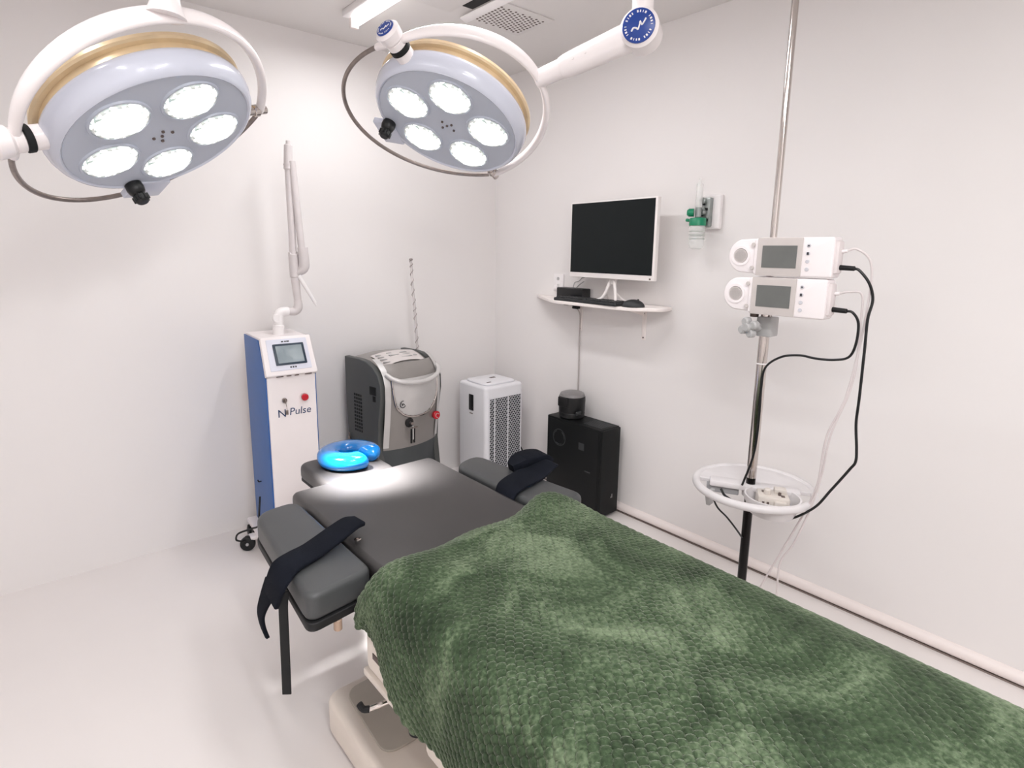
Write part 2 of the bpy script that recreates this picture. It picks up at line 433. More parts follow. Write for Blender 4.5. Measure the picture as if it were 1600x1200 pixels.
def surgical_lamp(label, P, X, Y, Z, tau, sig, rail=(.10, .378)):
    X, Y, Z = V(X).normalized(), V(Y), V(Z)
    Z = (Z-X*Z.dot(X)).normalized(); Y = Z.cross(X)
    M = Matrix((X, Y, Z)).transposed().to_4x4(); M.translation = V(P)
    t = thing('surgical_lamp', label, 'surgical lamp', M=M, group='round surgical lamps')
    bm = B(); lathe(bm, [(.243, .012), (.245, 0), (.250, -.003), (.256, 0), (.264, .012), (.270, .030), (.2715, .048), (.268, .060), (.262, .065), (.250, .067)], 96)
    obj('housing', bm, m_housing, t, 50)
    bm = B(); lathe(bm, [(0, .001), (.244, .001), (.244, .012), (0, .012)], 96); fp = obj('face_plate', bm, m_face, t)
    bm = B()
    for (x, y) in ((.012, .02), (-.018, .014), (.02, -.02), (-.008, -.018), (.0, .001)):
        cyl(bm, (x, y, .0012), (x, y, -.003), .0042, seg=10)
    obj('bolts', bm, m_gap, fp)
    for a in (36, -36, 108, -108, 180):
        a = math.radians(a); cx, cy = .150*math.sin(a), .150*math.cos(a)
        M2 = Matrix.Translation((cx, cy, 0))
        bm = B(); lathe(bm, [(.070, .002), (.072, -.004), (.077, -.004), (.079, .002)], 40, M2); rf = obj('reflector', bm, m_face, t)
        bm = B(); lathe(bm, [(.071, .0), (.066, -.006), (.045, -.010), (.02, -.012), (0, -.0125)], 40, M2); obj('lens', bm, m_lens, rf)
    # shallow back cover, tan neck and trim ring behind the housing
    bm = B(); lathe(bm, [(.25, .064), (.257, .066), (.255, .086), (.262, .088)], 96); obj('neck_band', bm, m_gold, t)
    bm = B(); lathe(bm, [(.255, .085), (.267, .087), (.272, .092), (.270, .102), (.260, .105)], 96); obj('trim_ring', bm, m_gold, t)
    bm = B(); lathe(bm, [(.264, .102), (.24, .118), (.15, .142), (.06, .150), (0, .150)], 64); obj('back_cover', bm, m_arm, t)
    # aiming handle on its tab
    bm = B(); prism(bm, rpoly([(.035, .225), (.150, .215), (.150, .295), (.035, .305)], .006), -.004, .016, bev=.003); tb = obj('handle_tab', bm, m_housing, t)
    bm = B()
    lathe(bm, [(0, -.062), (.014, -.062), (.019, -.056), (.020, -.040), (.016, -.034), (.022, -.028), (.025, -.016), (.024, .0), (0, .0)], 24, Matrix.Translation((.034, .236, 0)))
    for k in range(8):
        a = 2*PI*k/8; cyl(bm, (.034+.020*math.cos(a), .236+.020*math.sin(a), -.055), (.034+.020*math.cos(a), .236+.020*math.sin(a), -.038), .0035, seg=8)
    obj('handle', bm, m_black, t)
    # yoke half ring above, guard rail half ring below, both hung on the pivot axis
    cg, sg = math.cos(math.radians(19)), math.sin(math.radians(19))
    a = V((cg, -sg, 0)); b = V((-sg, -cg, 0)); O = V((0, 0, .04)); zz = V((0, 0, 1))
    d = b*math.cos(tau)+zz*math.sin(tau); e = -b*math.cos(sig)+zz*math.sin(sig)
    bm = B(); half_arc(bm, O, a, d, .322, .335, .012, lambda th: .014+.018*max(0, math.sin(th))**.8*(.45+.55*(1-math.cos(th))/2))
    obj('yoke', bm, m_arm, t, 60)
    bm = B(); half_arc(bm, O, a, (e-a*rail[0]).normalized(), .325, rail[1], .0072, .0072, 60, 10, t0=.06, t1=PI-.10); obj('guard_rail', bm, m_steel, t, 60)
    # pivot knob (with badge) and the small far pivot
    bm = B()
    cyl(bm, O-a*.262, O-a*.292, .030, seg=28, bev=.003); cyl(bm, O-a*.306, O-a*.330, .030, seg=28, bev=.003)
    kn = obj('pivot_collar', bm, m_arm, t)
    bm = B(); cyl(bm, O-a*.290, O-a*.307, .033, seg=28, bev=.002); obj('collar_ring', bm, m_matte, kn)
    bm = B(); cyl(bm, O-a*.328, O-a*.372, .036, .040, seg=32, bev=.008); pk = obj('pivot_knob', bm, m_arm, t)
    badge(pk, O-a*.372, -a, .029, zz)
    bm = B(); cyl(bm, O-a*.325+e*.0, O-a*.325+e*.075, .017, .011, seg=16, bev=.003); obj('rail_sleeve', bm, m_arm, t)
    bm = B(); cyl(bm, O+a*.268, O+a*.345, .013, seg=18, bev=.003); cyl(bm, O+a*.30, O+a*.318, .018, seg=18, bev=.002); obj('far_pivot', bm, m_chrome, t)
    return t, M @ (O+d*.335), M, d

rad = math.radians
# large lamp at the left
t1, q1, M1, d1 = surgical_lamp('large lit five-bulb lamp head at top left, black handle at its lower rim', (-2.13, -1.148, 1.748), (.878, .465, .114), (-.347, .783, -.516), (-.329, .413, .849), rad(10), rad(2), (.14, .392))
# smaller (farther) lamp
t2, q2, M2_, d2_ = surgical_lamp('lit five-bulb lamp head before the room corner, carried by a slanting white arm', (-1.273, -1.28, 1.871), (.68, .566, -.466), (-.552, .813, .183), (.483, .133, .866), rad(20), rad(-8))
# arm of the left lamp: a stout drop tube
bm = B(); top1 = V((q1.x+.03, q1.y-.02, H-.02)); tube(bm, [q1-V((0, 0, .006)), q1+V((.002, 0, .03)), q1+V((.006, -.002, .12)), top1], [.044, .031, .027, .027], 24, 5); wobj('drop_tube', bm, m_arm, t1)
bm = B(); lathe(bm, [(0, 0), (.085, 0), (.085, -.012), (.05, -.03), (0, -.03)], 40, Matrix.Translation((top1.x, top1.y, H))); wobj('ceiling_flange', bm, m_arm, t1)
# arm of the right lamp: neck, spring arm, joint and drop tube
J = V((-.958, -1.85, 2.098)); ax = V((-.89, -.455, 0)).normalized(); ad = (J-q2).normalized()
bm = B(); cyl(bm, q2-ad*.01, q2+ad*.085, .029, .031, seg=24, bev=.004); wobj('arm_neck', bm, m_arm, t2)
bm = B(); tube(bm, [q2+ad*.08, q2+ad*.12, J-ad*.06, J], [.033, .038, .043, .043], 28, 4)
for f in (.13, .17): cyl(bm, q2+ad*f+ax*.036, q2+ad*f+ax*.042, .004, seg=10)
wobj('spring_arm', bm, m_arm, t2)
bm = B(); cyl(bm, J-ax*.05, J+ax*.050, .057, seg=40, bev=.010); wj = wobj('joint', bm, m_arm, t2)
iM = M2_.inverted()
def badge_w(parent_thing, part, o, d, r):
    Mi = WM[parent_thing.name].inverted()
    badge(part, Mi @ V(o), Mi.to_3x3() @ V(d), r, Mi.to_3x3() @ V((0, 0, 1)))
badge_w(t2, wj, J+ax*.050, ax, .048)
bm = B(); cyl(bm, J+V((0, 0, .03)), (J.x, J.y, H-.02), .032, seg=28); wobj('drop_tube', bm, m_arm, t2)
bm = B(); lathe(bm, [(0, 0), (.085, 0), (.085, -.012), (.05, -.03), (0, -.03)], 40, Matrix.Translation((J.x, J.y, H))); wobj('ceiling_flange', bm, m_arm, t2)

def spot(name, loc, target, power, ang, blend, rad_):
    l = bpy.data.lights.new(name, 'SPOT'); l.energy = power; l.spot_size = ang; l.spot_blend = blend; l.shadow_soft_size = rad_; l.color = (1, .985, .975)
    o = bpy.data.objects.new(name, l); COL.objects.link(o); o.location = loc
    o.rotation_euler = (V(target)-V(loc)).to_track_quat('-Z', 'Y').to_euler()
SP1, SP2 = 2200, 420
AIM = (-1.645, -1.298, .68)
spot('lamp_beam', M1 @ V((0, 0, -.03)), AIM, SP1, rad(18), 1., .07)
spot('lamp_beam', M2_ @ V((0, 0, -.03)), (-1.52, -1.33, .68), SP2, rad(20), 1., .07)

# ------------------------------------------------------------------ blue and white laser tower
t = thing('laser_tower', 'white and blue laser tower on castors with jointed arm, against the back wall', 'laser machine', loc=(-1.68, -.45, 0), rz=rad(-3))
W = .228; D = .34
side = [(0, .09), (0, .885), (.075, 1.045), (D, 1.045), (D, .09)]
MS = lambda x: Matrix(((0, 0, 1, x), (1, 0, 0, 0), (0, 1, 0, 0), (0, 0, 0, 1)))  # (y,z,x)
bm = B(); prism(bm, [(y+.004 if y == 0 else y, z) for y, z in side], .006, W-.006, MS(0), bev=.004); obj('cabinet', bm, m_tower_white, t)
for x0 in (0, W-.006):
    bm = B(); prism(bm, [(.012, .085), (.012, .875), (.095, 1.036), (D+.004, 1.036), (D+.004, .085)], 0, .007, MS(x0 if x0 == 0 else x0-.001), bev=.002); obj('side_panel', bm, m_tower_blue, t)
# console: wedge head overhanging the front
nx = V((0, -.160, .093)).normalized()       # outward normal of the sloped face is (0,-z,+y)
sl0 = V((0, -.012, .885)); sl1 = V((0, .070, 1.050)); sd = (sl1-sl0).normalized(); sn = V((0, -sd.z, sd.y))
MC = Matrix((V((1, 0, 0)), sd, sn)).transposed().to_4x4(); MC.translation = sl0
LS = (sl1-sl0).length
bm = B(); prism(bm, rpoly([(-.002, 0), (W+.002, 0), (W-.002, LS), (.002, LS)], .008), -.022, .004, MC, bev=.005); con = obj('console', bm, m_tower_white, t)
bm = B(); prism(bm, rpoly([(.022, .022), (W-.022, .022), (W-.024, LS-.014), (.024, LS-.014)], .004), .003, .006, MC, bev=.001); obj('console_plate', bm, mat('console_plate', (212, 214, 226), .35), con)
bm = B()
fr = [(.050, .046), (W-.040, .046), (W-.042, LS-.038), (.048, LS-.038)]
prism(bm, rpoly(fr, .004), .005, .010, MC, bev=.001); sc = obj('screen_bezel', bm, m_screenframe, con)
bm = B(); prism(bm, [(.061, .055), (W-.051, .055), (W-.053, LS-.048), (.059, LS-.048)], .0095, .0108, MC); obj('screen', bm, m_screen, con)
bm = B()
for (x, w) in ((.095, .010), (.108, .008), (.119, .011)): box(bm, (x, LS-.027, .0065), (w, .006, .001), M=MC)
obj('upper_lettering', bm, m_darkink, con)
bm = B()
for k in range(3): box(bm, (.112+k*.011, .034, .0065), (.007, .007, .001), M=MC)
obj('lower_lettering', bm, m_darkink, con)
for (x, w) in ((.06, .03), (.10, .02), (.135, .018), (.188, .03)):
    bm = B(); box(bm, (x, -.004, .882), (w, .008, .008)); obj('vent_slot', bm, m_gap, con)
# front controls
bm = B(); cyl(bm, (.165, .004, .772), (.165, -.018, .772), .014, .016, seg=24, bev=.004); eb = obj('emergency_button', bm, m_red, t)
bm = B(); lathe(bm, [(.016, 0), (.022, 0), (.022, .003), (.016, .003)], 24, axis_M((.165, .004, .772), (0, -1, 0))); obj('button_collar', bm, m_white, eb)
bm = B(); cyl(bm, (.075, .004, .768), (.075, -.008, .768), .011, seg=20, bev=.002); kl = obj('key_lock', bm, m_steel, t)
bm = B(); box(bm, (.075, -.016, .766), (.004, .016, .016), .001); tube(bm, [(.075, -.018, .760), (.079, -.016, .740), (.081, -.012, .725)], .0012, 6, 4); box(bm, (.081, -.009, .712), (.012, .003, .022), .001); obj('key', bm, m_steel, kl)
MT = lambda x, z: Matrix(((1, 0, 0, x), (0, 0, -1, .0035), (0, 1, 0, z), (0, 0, 0, 1)))
text_part('lettering', 'N', .052, MT(.042, .690), m_ink, t)
text_part('lettering', 'Pulse', .048, MT(.094, .694), m_ink, t, shear=.12)
# base with castors
bm = B(); b2(bm, -.045, W+.045, .02, D+.02, .065, .092, .008); obj('base_frame', bm, m_tower_white, t)
def caster(x, y, p):
    bm = B(); cyl(bm, (x, y, .070), (x, y, .055), .012, seg=14); b2(bm, x-.018, x+.018, y-.012, y+.016, .046, .058, .003); f = obj('castor', bm, m_matte, p)
    bm = B()
    for s in (-1, 1): lathe(bm, [(0, -.008), (.020, -.008), (.026, -.005), (.026, .005), (.020, .008), (0, .008)], 24, axis_M((x+s*.012, y+.006, .026), (1, 0, 0)))
    obj('wheel', bm, m_black, f)
for (x, y) in ((.02, .05), (W-.02, .05), (-.03, D-.01), (W+.03, D-.01)): caster(x, y, t)
bm = B(); b2(bm, -.075, -.03, .165, .215, .052, .072, .006); obj('outrigger', bm, m_tower_white, t); 
bm = B(); cyl(bm, (-.085, .190, .07), (-.085, .190, .052), .011, seg=14); b2(bm, -.098, -.072, .196, .214, .034, .058, .003); ck = obj('castor', bm, m_matte, t)
wa = V((-.45, -.9, 0)); wc = V((-.085, .185, .036))
bm = B(); lathe(bm, [(0, -.014), (.024, -.014), (.034, -.010), (.036, 0), (.034, .010), (.024, .014), (.012, .014), (.012, .010), (0, .010)], 28, axis_M(wc, wa)); obj('wheel', bm, m_black, ck)
bm = B(); cyl(bm, wc+wa*.008, wc+wa*.0150, .007, seg=14); obj('wheel_hub', bm, m_grey, ck)
# small hook at the side
bm = B(); tube(bm, [(0, .2, .33), (-.012, .2, .33), (-.016, .2, .34)], .003, 8, 3); obj('side_hook', bm, m_matte, t)
# articulated arm (world coordinates, plane y=-.25)
Yk = -.27
bm = B(); cyl(bm, (-1.553, Yk, 1.04), (-1.549, Yk, 1.09), .026, seg=24, bev=.004); cyl(bm, (-1.549, Yk, 1.085), (-1.545, Yk, 1.118), .021, seg=24, bev=.003); wobj('arm_base', bm, m_white, t)
bm = B(); tube(bm, [(-1.547, Yk, 1.11), (-1.545, Yk, 1.138), (-1.528, Yk, 1.150), (-1.50, Yk, 1.150)], .022, 18, 5); cyl(bm, (-1.555, Yk, 1.122), (-1.557, Yk-.02, 1.122), .022, seg=20, bev=.004); wobj('arm_elbow', bm, m_white, t)
bm = B(); tube(bm, [(-1.505, Yk, 1.150), (-1.47, Yk, 1.148), (-1.452, Yk, 1.166), (-1.450, Yk, 1.20)], [.017, .020, .022, .019], 18, 5)
tube(bm, [(-1.450, Yk, 1.195), (-1.455, Yk, 1.26), (-1.458, Yk, 1.31)], [.017, .019, .020], 18, 3); wobj('arm_elbow', bm, m_armgrey, t)
bm = B(); cyl(bm, (-1.458, Yk, 1.31), (-1.461, Yk, 1.42), .023, seg=20, bev=.003); cyl(bm, (-1.480, Yk, 1.418), (-1.44, Yk, 1.418), .012, seg=16); wobj('arm_joint', bm, m_armgrey, t)
bm = B(); cyl(bm, (-1.461, Yk, 1.42), (-1.462, Yk, 1.86), .0165, seg=20); wobj('arm_tube', bm, m_armgrey, t)
bm = B(); cyl(bm, (-1.424, Yk-.025, 1.37), (-1.448, Yk-.012, 1.84), .0165, seg=20); wobj('arm_tube', bm, m_armgrey, t)
bm = B(); cyl(bm, (-1.462, Yk, 1.80), (-1.457, Yk, 1.915), .021, .018, seg=22, bev=.005); cyl(bm, (-1.457, Yk, 1.913), (-1.456, Yk, 1.932), .010, seg=16, bev=.003); lathe(bm, [(.0225, 0), (.0225, .005)], 22, axis_M((-1.461, Yk, 1.822), (0, 0, 1))); wobj('arm_head', bm, m_armgrey, t)
bm = B(); tube(bm, [(-1.424, Yk-.025, 1.45), (-1.420, Yk-.025, 1.37), (-1.43, Yk-.02, 1.345), (-1.452, Yk-.01, 1.33)], [.024, .025, .022, .014], 18, 5); lathe(bm, [(.016, 0), (.016, .004)], 18, axis_M((-1.445, Yk-.01, 1.332), (1, 0, .4))); wobj('arm_joint', bm, m_armgrey, t)
bm = B(); tube(bm, [(-1.447, Yk-.02, 1.320), (-1.425, Yk-.025, 1.275), (-1.378, Yk-.03, 1.188)], [.009, .0095, .008], 14, 5); cyl(bm, (-1.382, Yk-.03, 1.192), (-1.372, Yk-.03, 1.170), .0075, .003, seg=12); wobj('handpiece', bm, m_white, t)
bm = B(); tube(bm, [(-1.713, -.36, .30), (-1.722, -.36, .215), (-1.722, -.34, .150), (-1.745, -.30, .125), (-1.80, -.285, .112), (-1.812, -.285, .085), (-1.792, -.28, .068), (-1.772, -.27, .060)], .0045, 8, 6)
tag(obj('looped_cable', bm, m_black), 'thin black cable looping beside the blue tower castor', 'cable')

# ------------------------------------------------------------------ grey laser machine
t = thing('skin_laser', 'dark grey floor laser with rounded silver front, between tower and white purifier', 'laser machine', loc=(-1.085, -.455, 0), rz=rad(7))
W, D = .405, .38
def fr_y(x, z):
    """front surface depth: bowed in plan, leaning back above and tucking in below"""
    u = 2*x/W-1; y = .055*u*u
    zz_ = [0, .30, .42, .55, .66, .74, .79, .83, .86, .885, .90]; yy = [.045, .04, .03, .012, 0, .0, .014, .04, .075, .13, .20]
    return y+float(np.interp(z, zz_, yy))
def fsurf(bm, x0, x1, z0, z1, nx_=22, nz_=26, off=0., inside=None):
    p = bmesh.new(); g = [[p.verts.new((x0+(x1-x0)*i/nx_, fr_y(x0+(x1-x0)*i/nx_, z0+(z1-z0)*j/nz_)-off, z0+(z1-z0)*j/nz_)) for i in range(nx_+1)] for j in range(nz_+1)]
    for j in range(nz_):
        for i in range(nx_):
            if inside is None or inside(x0+(x1-x0)*(i+.5)/nx_, z0+(z1-z0)*(j+.5)/nz_): p.faces.new((g[j][i], g[j][i+1], g[j+1][i+1], g[j+1][i]))
    bmesh.ops.delete(p, geom=[v for v in p.verts if not v.link_faces], context='VERTS')
    bmesh.ops.recalc_face_normals(p, faces=p.faces)
    return p
bm = B(); merge(bm, fsurf(bm, .02, W-.02, .385, .85)); obj('front_panel', bm, m_lfront, t, 60)
bm = B(); merge(bm, fsurf(bm, .02, W-.02, .06, .388, off=-.004)); obj('lower_panel', bm, m_ldark, t, 60)
# side shells
sp = [(.045, .05), (.085, .38), (.075, .55), (.05, .68), (.052, .75), (.075, .80), (.12, .84), (.18, .862), (.24, .868), (D, .866), (D, .60), (D-.012, .40), (D, .05)]
for x0 in (-.006, W-.030):
    bm = B(); prism(bm, sp, 0, .036, MS(x0), bev=.006); s_o = obj('side_shell', bm, m_lgrey, t)
    if x0 < 0:
        bm = B()
        for i in range(4):
            for j in range(11): b2(bm, -.0075, -.0045, D-.155+i*.020, D-.143+i*.020, .46+j*.020, .472+j*.020)
        obj('vent_grille', bm, m_matte, s_o)
        bm = B(); b2(bm, -.009, -.004, .090, .145, .69, .735, .001); b2(bm, -.008, -.004, .095, .12, .655, .685, .001); obj('side_socket', bm, m_matte, s_o)
        bm = B(); b2(bm, -.0075, -.005, .085, .125, .355, .405); st_ = obj('sticker', bm, m_lsilver, s_o)
        bm = B()
        for k in range(5): b2(bm, -.0084, -.0074, .090+k*.006, .094+k*.006, .362+(k % 2)*.01, .398-(k % 3)*.008)
        obj('sticker_print', bm, m_matte, st_)
# light silver edge strips beside the front
for x0, x1 in ((.016, .044), (W-.044, W-.016)):
    bm = B(); merge(bm, fsurf(bm, x0, x1, .40, .875, 4, 40, .006)); obj('edge_strip', bm, m_lsilver, t, 60)
# top dome with keypad
bm = B(); p = bmesh.new(); g = []
for j in range(15):
    f = j/14; y = .02+f*.33
    g.append([p.verts.new((.02+(W-.04)*i/20, y+.055*(2*i/20-1)**2*(1-f), .905-.115*(1-f)**2.4-.018*(2*i/20-1)**2-.03*f*f)) for i in range(21)])
for j in range(14):
    for i in range(20): p.faces.new((g[j][i], g[j][i+1], g[j+1][i+1], g[j+1][i]))
merge(bm, p); top = obj('top_cover', bm, m_lfront, t, 60)
def top_z(x, y):
    f = (y-.02)/.33; u = 2*(x-.02)/(W-.04)-1
    return .905-.115*(1-f)**2.4-.018*u*u-.03*f*f
bm = B(); p = bmesh.new(); g = []
for j in range(9):
    g.append([p.verts.new((.06+(W-.12)*i/14, .105+.125*j/8, top_z(.06+(W-.12)*i/14, .105+.125*j/8-.055*(2*(.04+(W-.12)*i/14)/(W-.04)-1)**2*.6)+.007)) for i in range(15)])
for j in range(8):
    for i in range(14): p.faces.new((g[j][i], g[j][i+1], g[j+1][i+1], g[j+1][i]))
merge(bm, p); kp = obj('keypad', bm, m_lpanel, t, 60)
bm = B()
for (x, y, w, d_) in ((.09, .125, .04, .012), (.09, .15, .04, .012), (.09, .175, .035, .012), (.09, .20, .03, .01), (.16, .20, .03, .008), (.17, .17, .06, .018), (.235, .14, .07, .012), (.245, .19, .045, .02), (.25, .165, .05, .01), (.30, .15, .02, .02)):
    box(bm, (x, y, top_z(x, y-.01)+.009), (w, d_, .003))
obj('keypad_buttons', bm, m_grey, kp)
# U-shaped front window, its rim and the carrying handle
def inU(x, z):
    u = (x-.205)/.145
    return abs(u) < 1 and z > .565+.14*(1-math.sqrt(max(0, 1-abs(u)**2.6)))
bm = B(); merge(bm, fsurf(bm, .05, .36, .56, .775, 40, 36, .005, inU)); obj('storage_tray_front', bm, m_lsilver, t, 60)
bm = B()
pts = [V((.19+.138*math.cos(a), 0, 0)) for a in ()]
for off, rr in ((0, .006),):
    pts = []
    for k in range(25):
        u = -1+2*k/24
        z = .560+.145*(1-math.sqrt(max(0, 1-abs(u)**2.6))); x = .205+.150*u
        pts.append(V((x, fr_y(x, z)-.006, z)))
    pts = [V((pts[0].x, fr_y(pts[0].x, .78)-.006, .78))]+pts+[V((pts[-1].x, fr_y(pts[-1].x, .78)-.006, .78))]
    tube(bm, pts, .0055, 8, 2)
obj('window_rim', bm, m_chrome, t)
bm = B(); pts = [(.028, .045, .805), (.045, .005, .785), (.09, -.028, .768), (.16, -.045, .760), (.245, -.04, .762), (.325, -.010, .775), (.372, .03, .798), (.380, .06, .812)]
tube(bm, pts, .0125, 14, 5); obj('handle', bm, m_lsilver, t)
bm = B(); M = axis_M((.105, fr_y(.105, .640)-.006, .640), (0, -1, 0)); lathe(bm, [(.016, 0), (.020, 0), (.020, .002), (.016, .002)], 24, M)
tube(bm, [M @ V((x, y, .002)) for x, y in ((-.008, .008), (-.004, -.006), (.003, .004), (.010, -.006))], .0018, 6, 3); obj('emblem', bm, m_darkink, t)
bm = B(); yk = fr_y(.345, .53); cyl(bm, (.345, yk+.004, .53), (.345, yk-.030, .53), .020, .024, seg=24, bev=.005); rb = obj('emergency_button', bm, m_red, t)
bm = B(); M = axis_M((.345, yk-.0305, .53), (0, -1, 0)); tube(bm, [M @ V((.012*math.cos(a), .012*math.sin(a), 0)) for a in np.linspace(.4, 5., 9)], .0016, 6, 3); obj('button_arrow', bm, m_lpanel, rb)
yk = fr_y(.15, .52)
bm = B(); lathe(bm, [(0, 0), (.026, 0), (.026, .008), (.016, .014), (0, .014)], 28, axis_M((.15, yk, .53), (0, -1, 0))); fc = obj('fibre_port', bm, m_black, t)
bm = B(); cyl(bm, (.15, yk-.012, .53), (.15, yk-.034, .53), .008, seg=14, bev=.002); box(bm, (.166, yk-.03, .505), (.035, .008, .010), .003); obj('port_tip', bm, m_steel, fc)
for (x, m__) in ((.145, m_black), (.164, m_black)):
    bm = B(); cyl(bm, (x, yk-.028, .50), (x-.002, yk-.028, .42), .0055, seg=12, bev=.002); obj('fibre_plug', bm, m__, t)
bm = B(); cyl(bm, (.155, yk-.028, .515), (.155, yk-.028, .44), .0045, seg=12); obj('fibre_plug', bm, m_lsilver, t)
for (x, y) in ((.05, .06), (W-.05, .06), (.05, D-.05), (W-.05, D-.05)): caster(x, y, t)
bm = B(); b2(bm, .03, W-.03, .13, D-.01, .06, .74, .01); obj('inner_body', bm, m_ldark, t)
bm = B(); cyl(bm, (-.004, D-.03, .39), (-.016, D-.03, .41), .008, seg=12); cyl(bm, (-.012, D-.03, .40), (-.012, D-.03, .435), .004, seg=10); obj('water_valve', bm, m_steel, t)
# thin fibre mast standing out of its top
bm = B(); pl = [(-.714, -.15, .85), (-.716, -.15, .93), (-.724, -.15, 1.06), (-.728, -.15, 1.13), (-.738, -.15, 1.23), (-.743, -.15, 1.33), (-.746, -.15, 1.385)]
tube(bm, pl, .0065, 10, 6); mast = wobj('fibre_mast', bm, m_clear, t)
bm = B(); pp = catmull(pl, 40)
tw = [p_+V((.0078*math.cos(i*.28), .0078*math.sin(i*.28), 0)) for i, p_ in enumerate(pp)]
bmesh_t = tube(bm, tw, .0022, 6, 0)
cyl(bm, (-.746, -.15, 1.383), (-.746, -.15, 1.396), .011, seg=14, bev=.004); wobj('mast_spiral', bm, mat('mast_grey', (138, 130, 128), .4), t)

# ------------------------------------------------------------------ air purifier
t = thing('air_purifier', 'white floor air purifier with perforated side, in the corner of the room', 'air purifier', loc=(-.413, -.42, 0))
W, D, HT = .300, .28, .64
bm = B(); prism(bm, rpoly([(0, 0), (W, 0), (W, D), (0, D)], .03, 6), .02, HT, bev=.018, seg=4); obj('casing', bm, m_aw, t)
bm = B(); prism(bm, rpoly([(.02, .02), (W-.02, .02), (W-.02, D-.02), (.02, D-.02)], .03, 6), .0, .022); obj('foot', bm, m_gap, t)
bm = B(); prism(bm, rpoly([(.03, .03), (W-.03, .03), (W-.03, D-.03), (.03, D-.03)], .04, 6), HT-.002, HT+.014, bev=.010, seg=3); obj('top_cap', bm, m_aw, t)
bm = B(); b2(bm, .06, .09, .06, .07, HT+.013, HT+.0155); b2(bm, .16, .2, .15, .17, HT+.013, HT+.0155); obj('top_buttons', bm, m_gap, t)
bm = B(); b2(bm, -.003, .004, .120, .165, .475, .575, .002); obj('display', bm, m_black, t)
bm = B(); [b2(bm, -.0012, .002, .128+k*.011, .135+k*.011, .452, .460) for k in range(3)]; obj('touch_marks', bm, m_gap, t)
# perforated front: recess + grille lattice
gx0, gx1, gz0, gz1 = .026, W-.020, .05, .570
bm = B(); b2(bm, gx0, gx1, -.001, .004, gz0, gz1); gr = obj('grille_recess', bm, m_mesh_dark, t)
bm = B(); nrow = 40; ncol = 24
for j in range(nrow+1):
    z = gz0+j*(gz1-gz0)/nrow
    tube(bm, [V((gx0+(gx1-gx0)*i/ncol, -.003, z+(.0042 if (i+j) % 2 else -.0042))) for i in range(ncol+1)], .0017, 4, 0)
for i in (0, 4, 14, 24): b2(bm, gx0+(gx1-gx0)*i/ncol-.003, gx0+(gx1-gx0)*i/ncol+.003, -.005, -.001, gz0, gz1)
b2(bm, gx0, gx1, -.005, -.001, gz1-.004, gz1+.004)
obj('grille', bm, m_aw, t)
bm = B(); tube(bm, [(-.122, -.36, .22), (-.112, -.40, .21), (-.105, -.45, .13), (-.09, -.50, .03), (-.07, -.60, .012), (-.05, -.68, .012)], .0045, 8, 6); tag(obj('purifier_cable', bm, m_black), 'dark cable running from the purifier to the black computer', 'cable')
bm = B(); tube(bm, [(-.035, -.716, .47), (-.032, -.70, .40), (-.05, -.69, .30), (-.032, -.66, .24), (-.06, -.64, .22), (-.05, -.66, .18), (-.04, -.70, .2)], .003, 8, 6)
tube(bm, [(-.06, -.716, .40), (-.06, -.69, .33), (-.045, -.655, .26), (-.07, -.66, .22), (-.06, -.70, .22)], .0025, 8, 6); tag(obj('computer_cables', bm, m_black), 'thin dark cables curling behind the black computer case', 'cables')

# ------------------------------------------------------------------ computer and canister
t = thing('computer_case', 'black computer tower standing on the floor against the right wall', 'computer', loc=(-.195, -1.125, 0))
W, D, HT = .155, .40, .512
bm = B(); b2(bm, 0, W, 0, D, .012, HT, .005); obj('case', bm, m_pc, t)
bm = B(); b2(bm, -.003, .002, .01, D-.012, .02, HT-.012, .002); sp_ = obj('side_panel', bm, m_pc, t)
bm = B(); lathe(bm, [(.045, 0), (.05, .001), (.05, 0)], 30, axis_M((-.003, .30, .40), (-1, 0, 0))); b2(bm, -.0045, -.002, .11, .15, .37, .41); b2(bm, -.0045, -.002, .06, .10, .255, .262)
for k in range(3): tube(bm, [V((-.004, .30+.04*math.cos(a+k*2.1), .40+.04*math.sin(a+k*2.1))) for a in np.linspace(0, 1.1, 6)], .002, 6, 2)
obj('panel_marks', bm, m_pcl, sp_)
bm = B(); b2(bm, .002, W-.002, -.012, .003, .02, HT-.004, .005); obj('front_bezel', bm, m_pc, t)
bm = B(); box(bm, (.10, -.013, .125), (.008, .002, .022), .0005); box(bm, (.093, -.013, .118), (.006, .002, .008)); obj('badge', bm, m_greytop, t)
bm = B(); [b2(bm, .03+k*.012, .036+k*.012, .02, .15, HT-.001, HT+.0012) for k in range(8)]; obj('top_vent', bm, m_pcl, t)
for x in (.02, W-.02):
    for y in (.03, D-.03):
        bm = B(); cyl(bm, (x, y, 0), (x, y, .014), .012, seg=14); obj('foot', bm, m_matte, t)
t = thing('speaker_canister', 'small round black canister with grey lid on top of the computer case', 'canister', loc=(-.122, -.845, .5135))
bm = B(); lathe(bm, [(0, 0), (.066, 0), (.072, .006), (.074, .03), (.072, .034), (.074, .038), (.075, .085), (.076, .10), (.074, .122), (0, .122)], 40); obj('body', bm, m_black, t)
bm = B(); lathe(bm, [(.070, .120), (.073, .126), (.066, .140), (.045, .148), (0, .150)], 40); obj('lid', bm, m_greytop, t)
bm = B(); b2(bm, -.045, -.005, -.078, -.070, .03, .05, .001); [b2(bm, -.04+k*.009, -.034+k*.009, -.0795, -.0775, .036, .043) for k in range(4)]; obj('label_strip', bm, m_pcl, t)
bm = B(); b2(bm, -.082, -.06, -.035, .035, .07, .125, .006); obj('latch', bm, m_black, t)

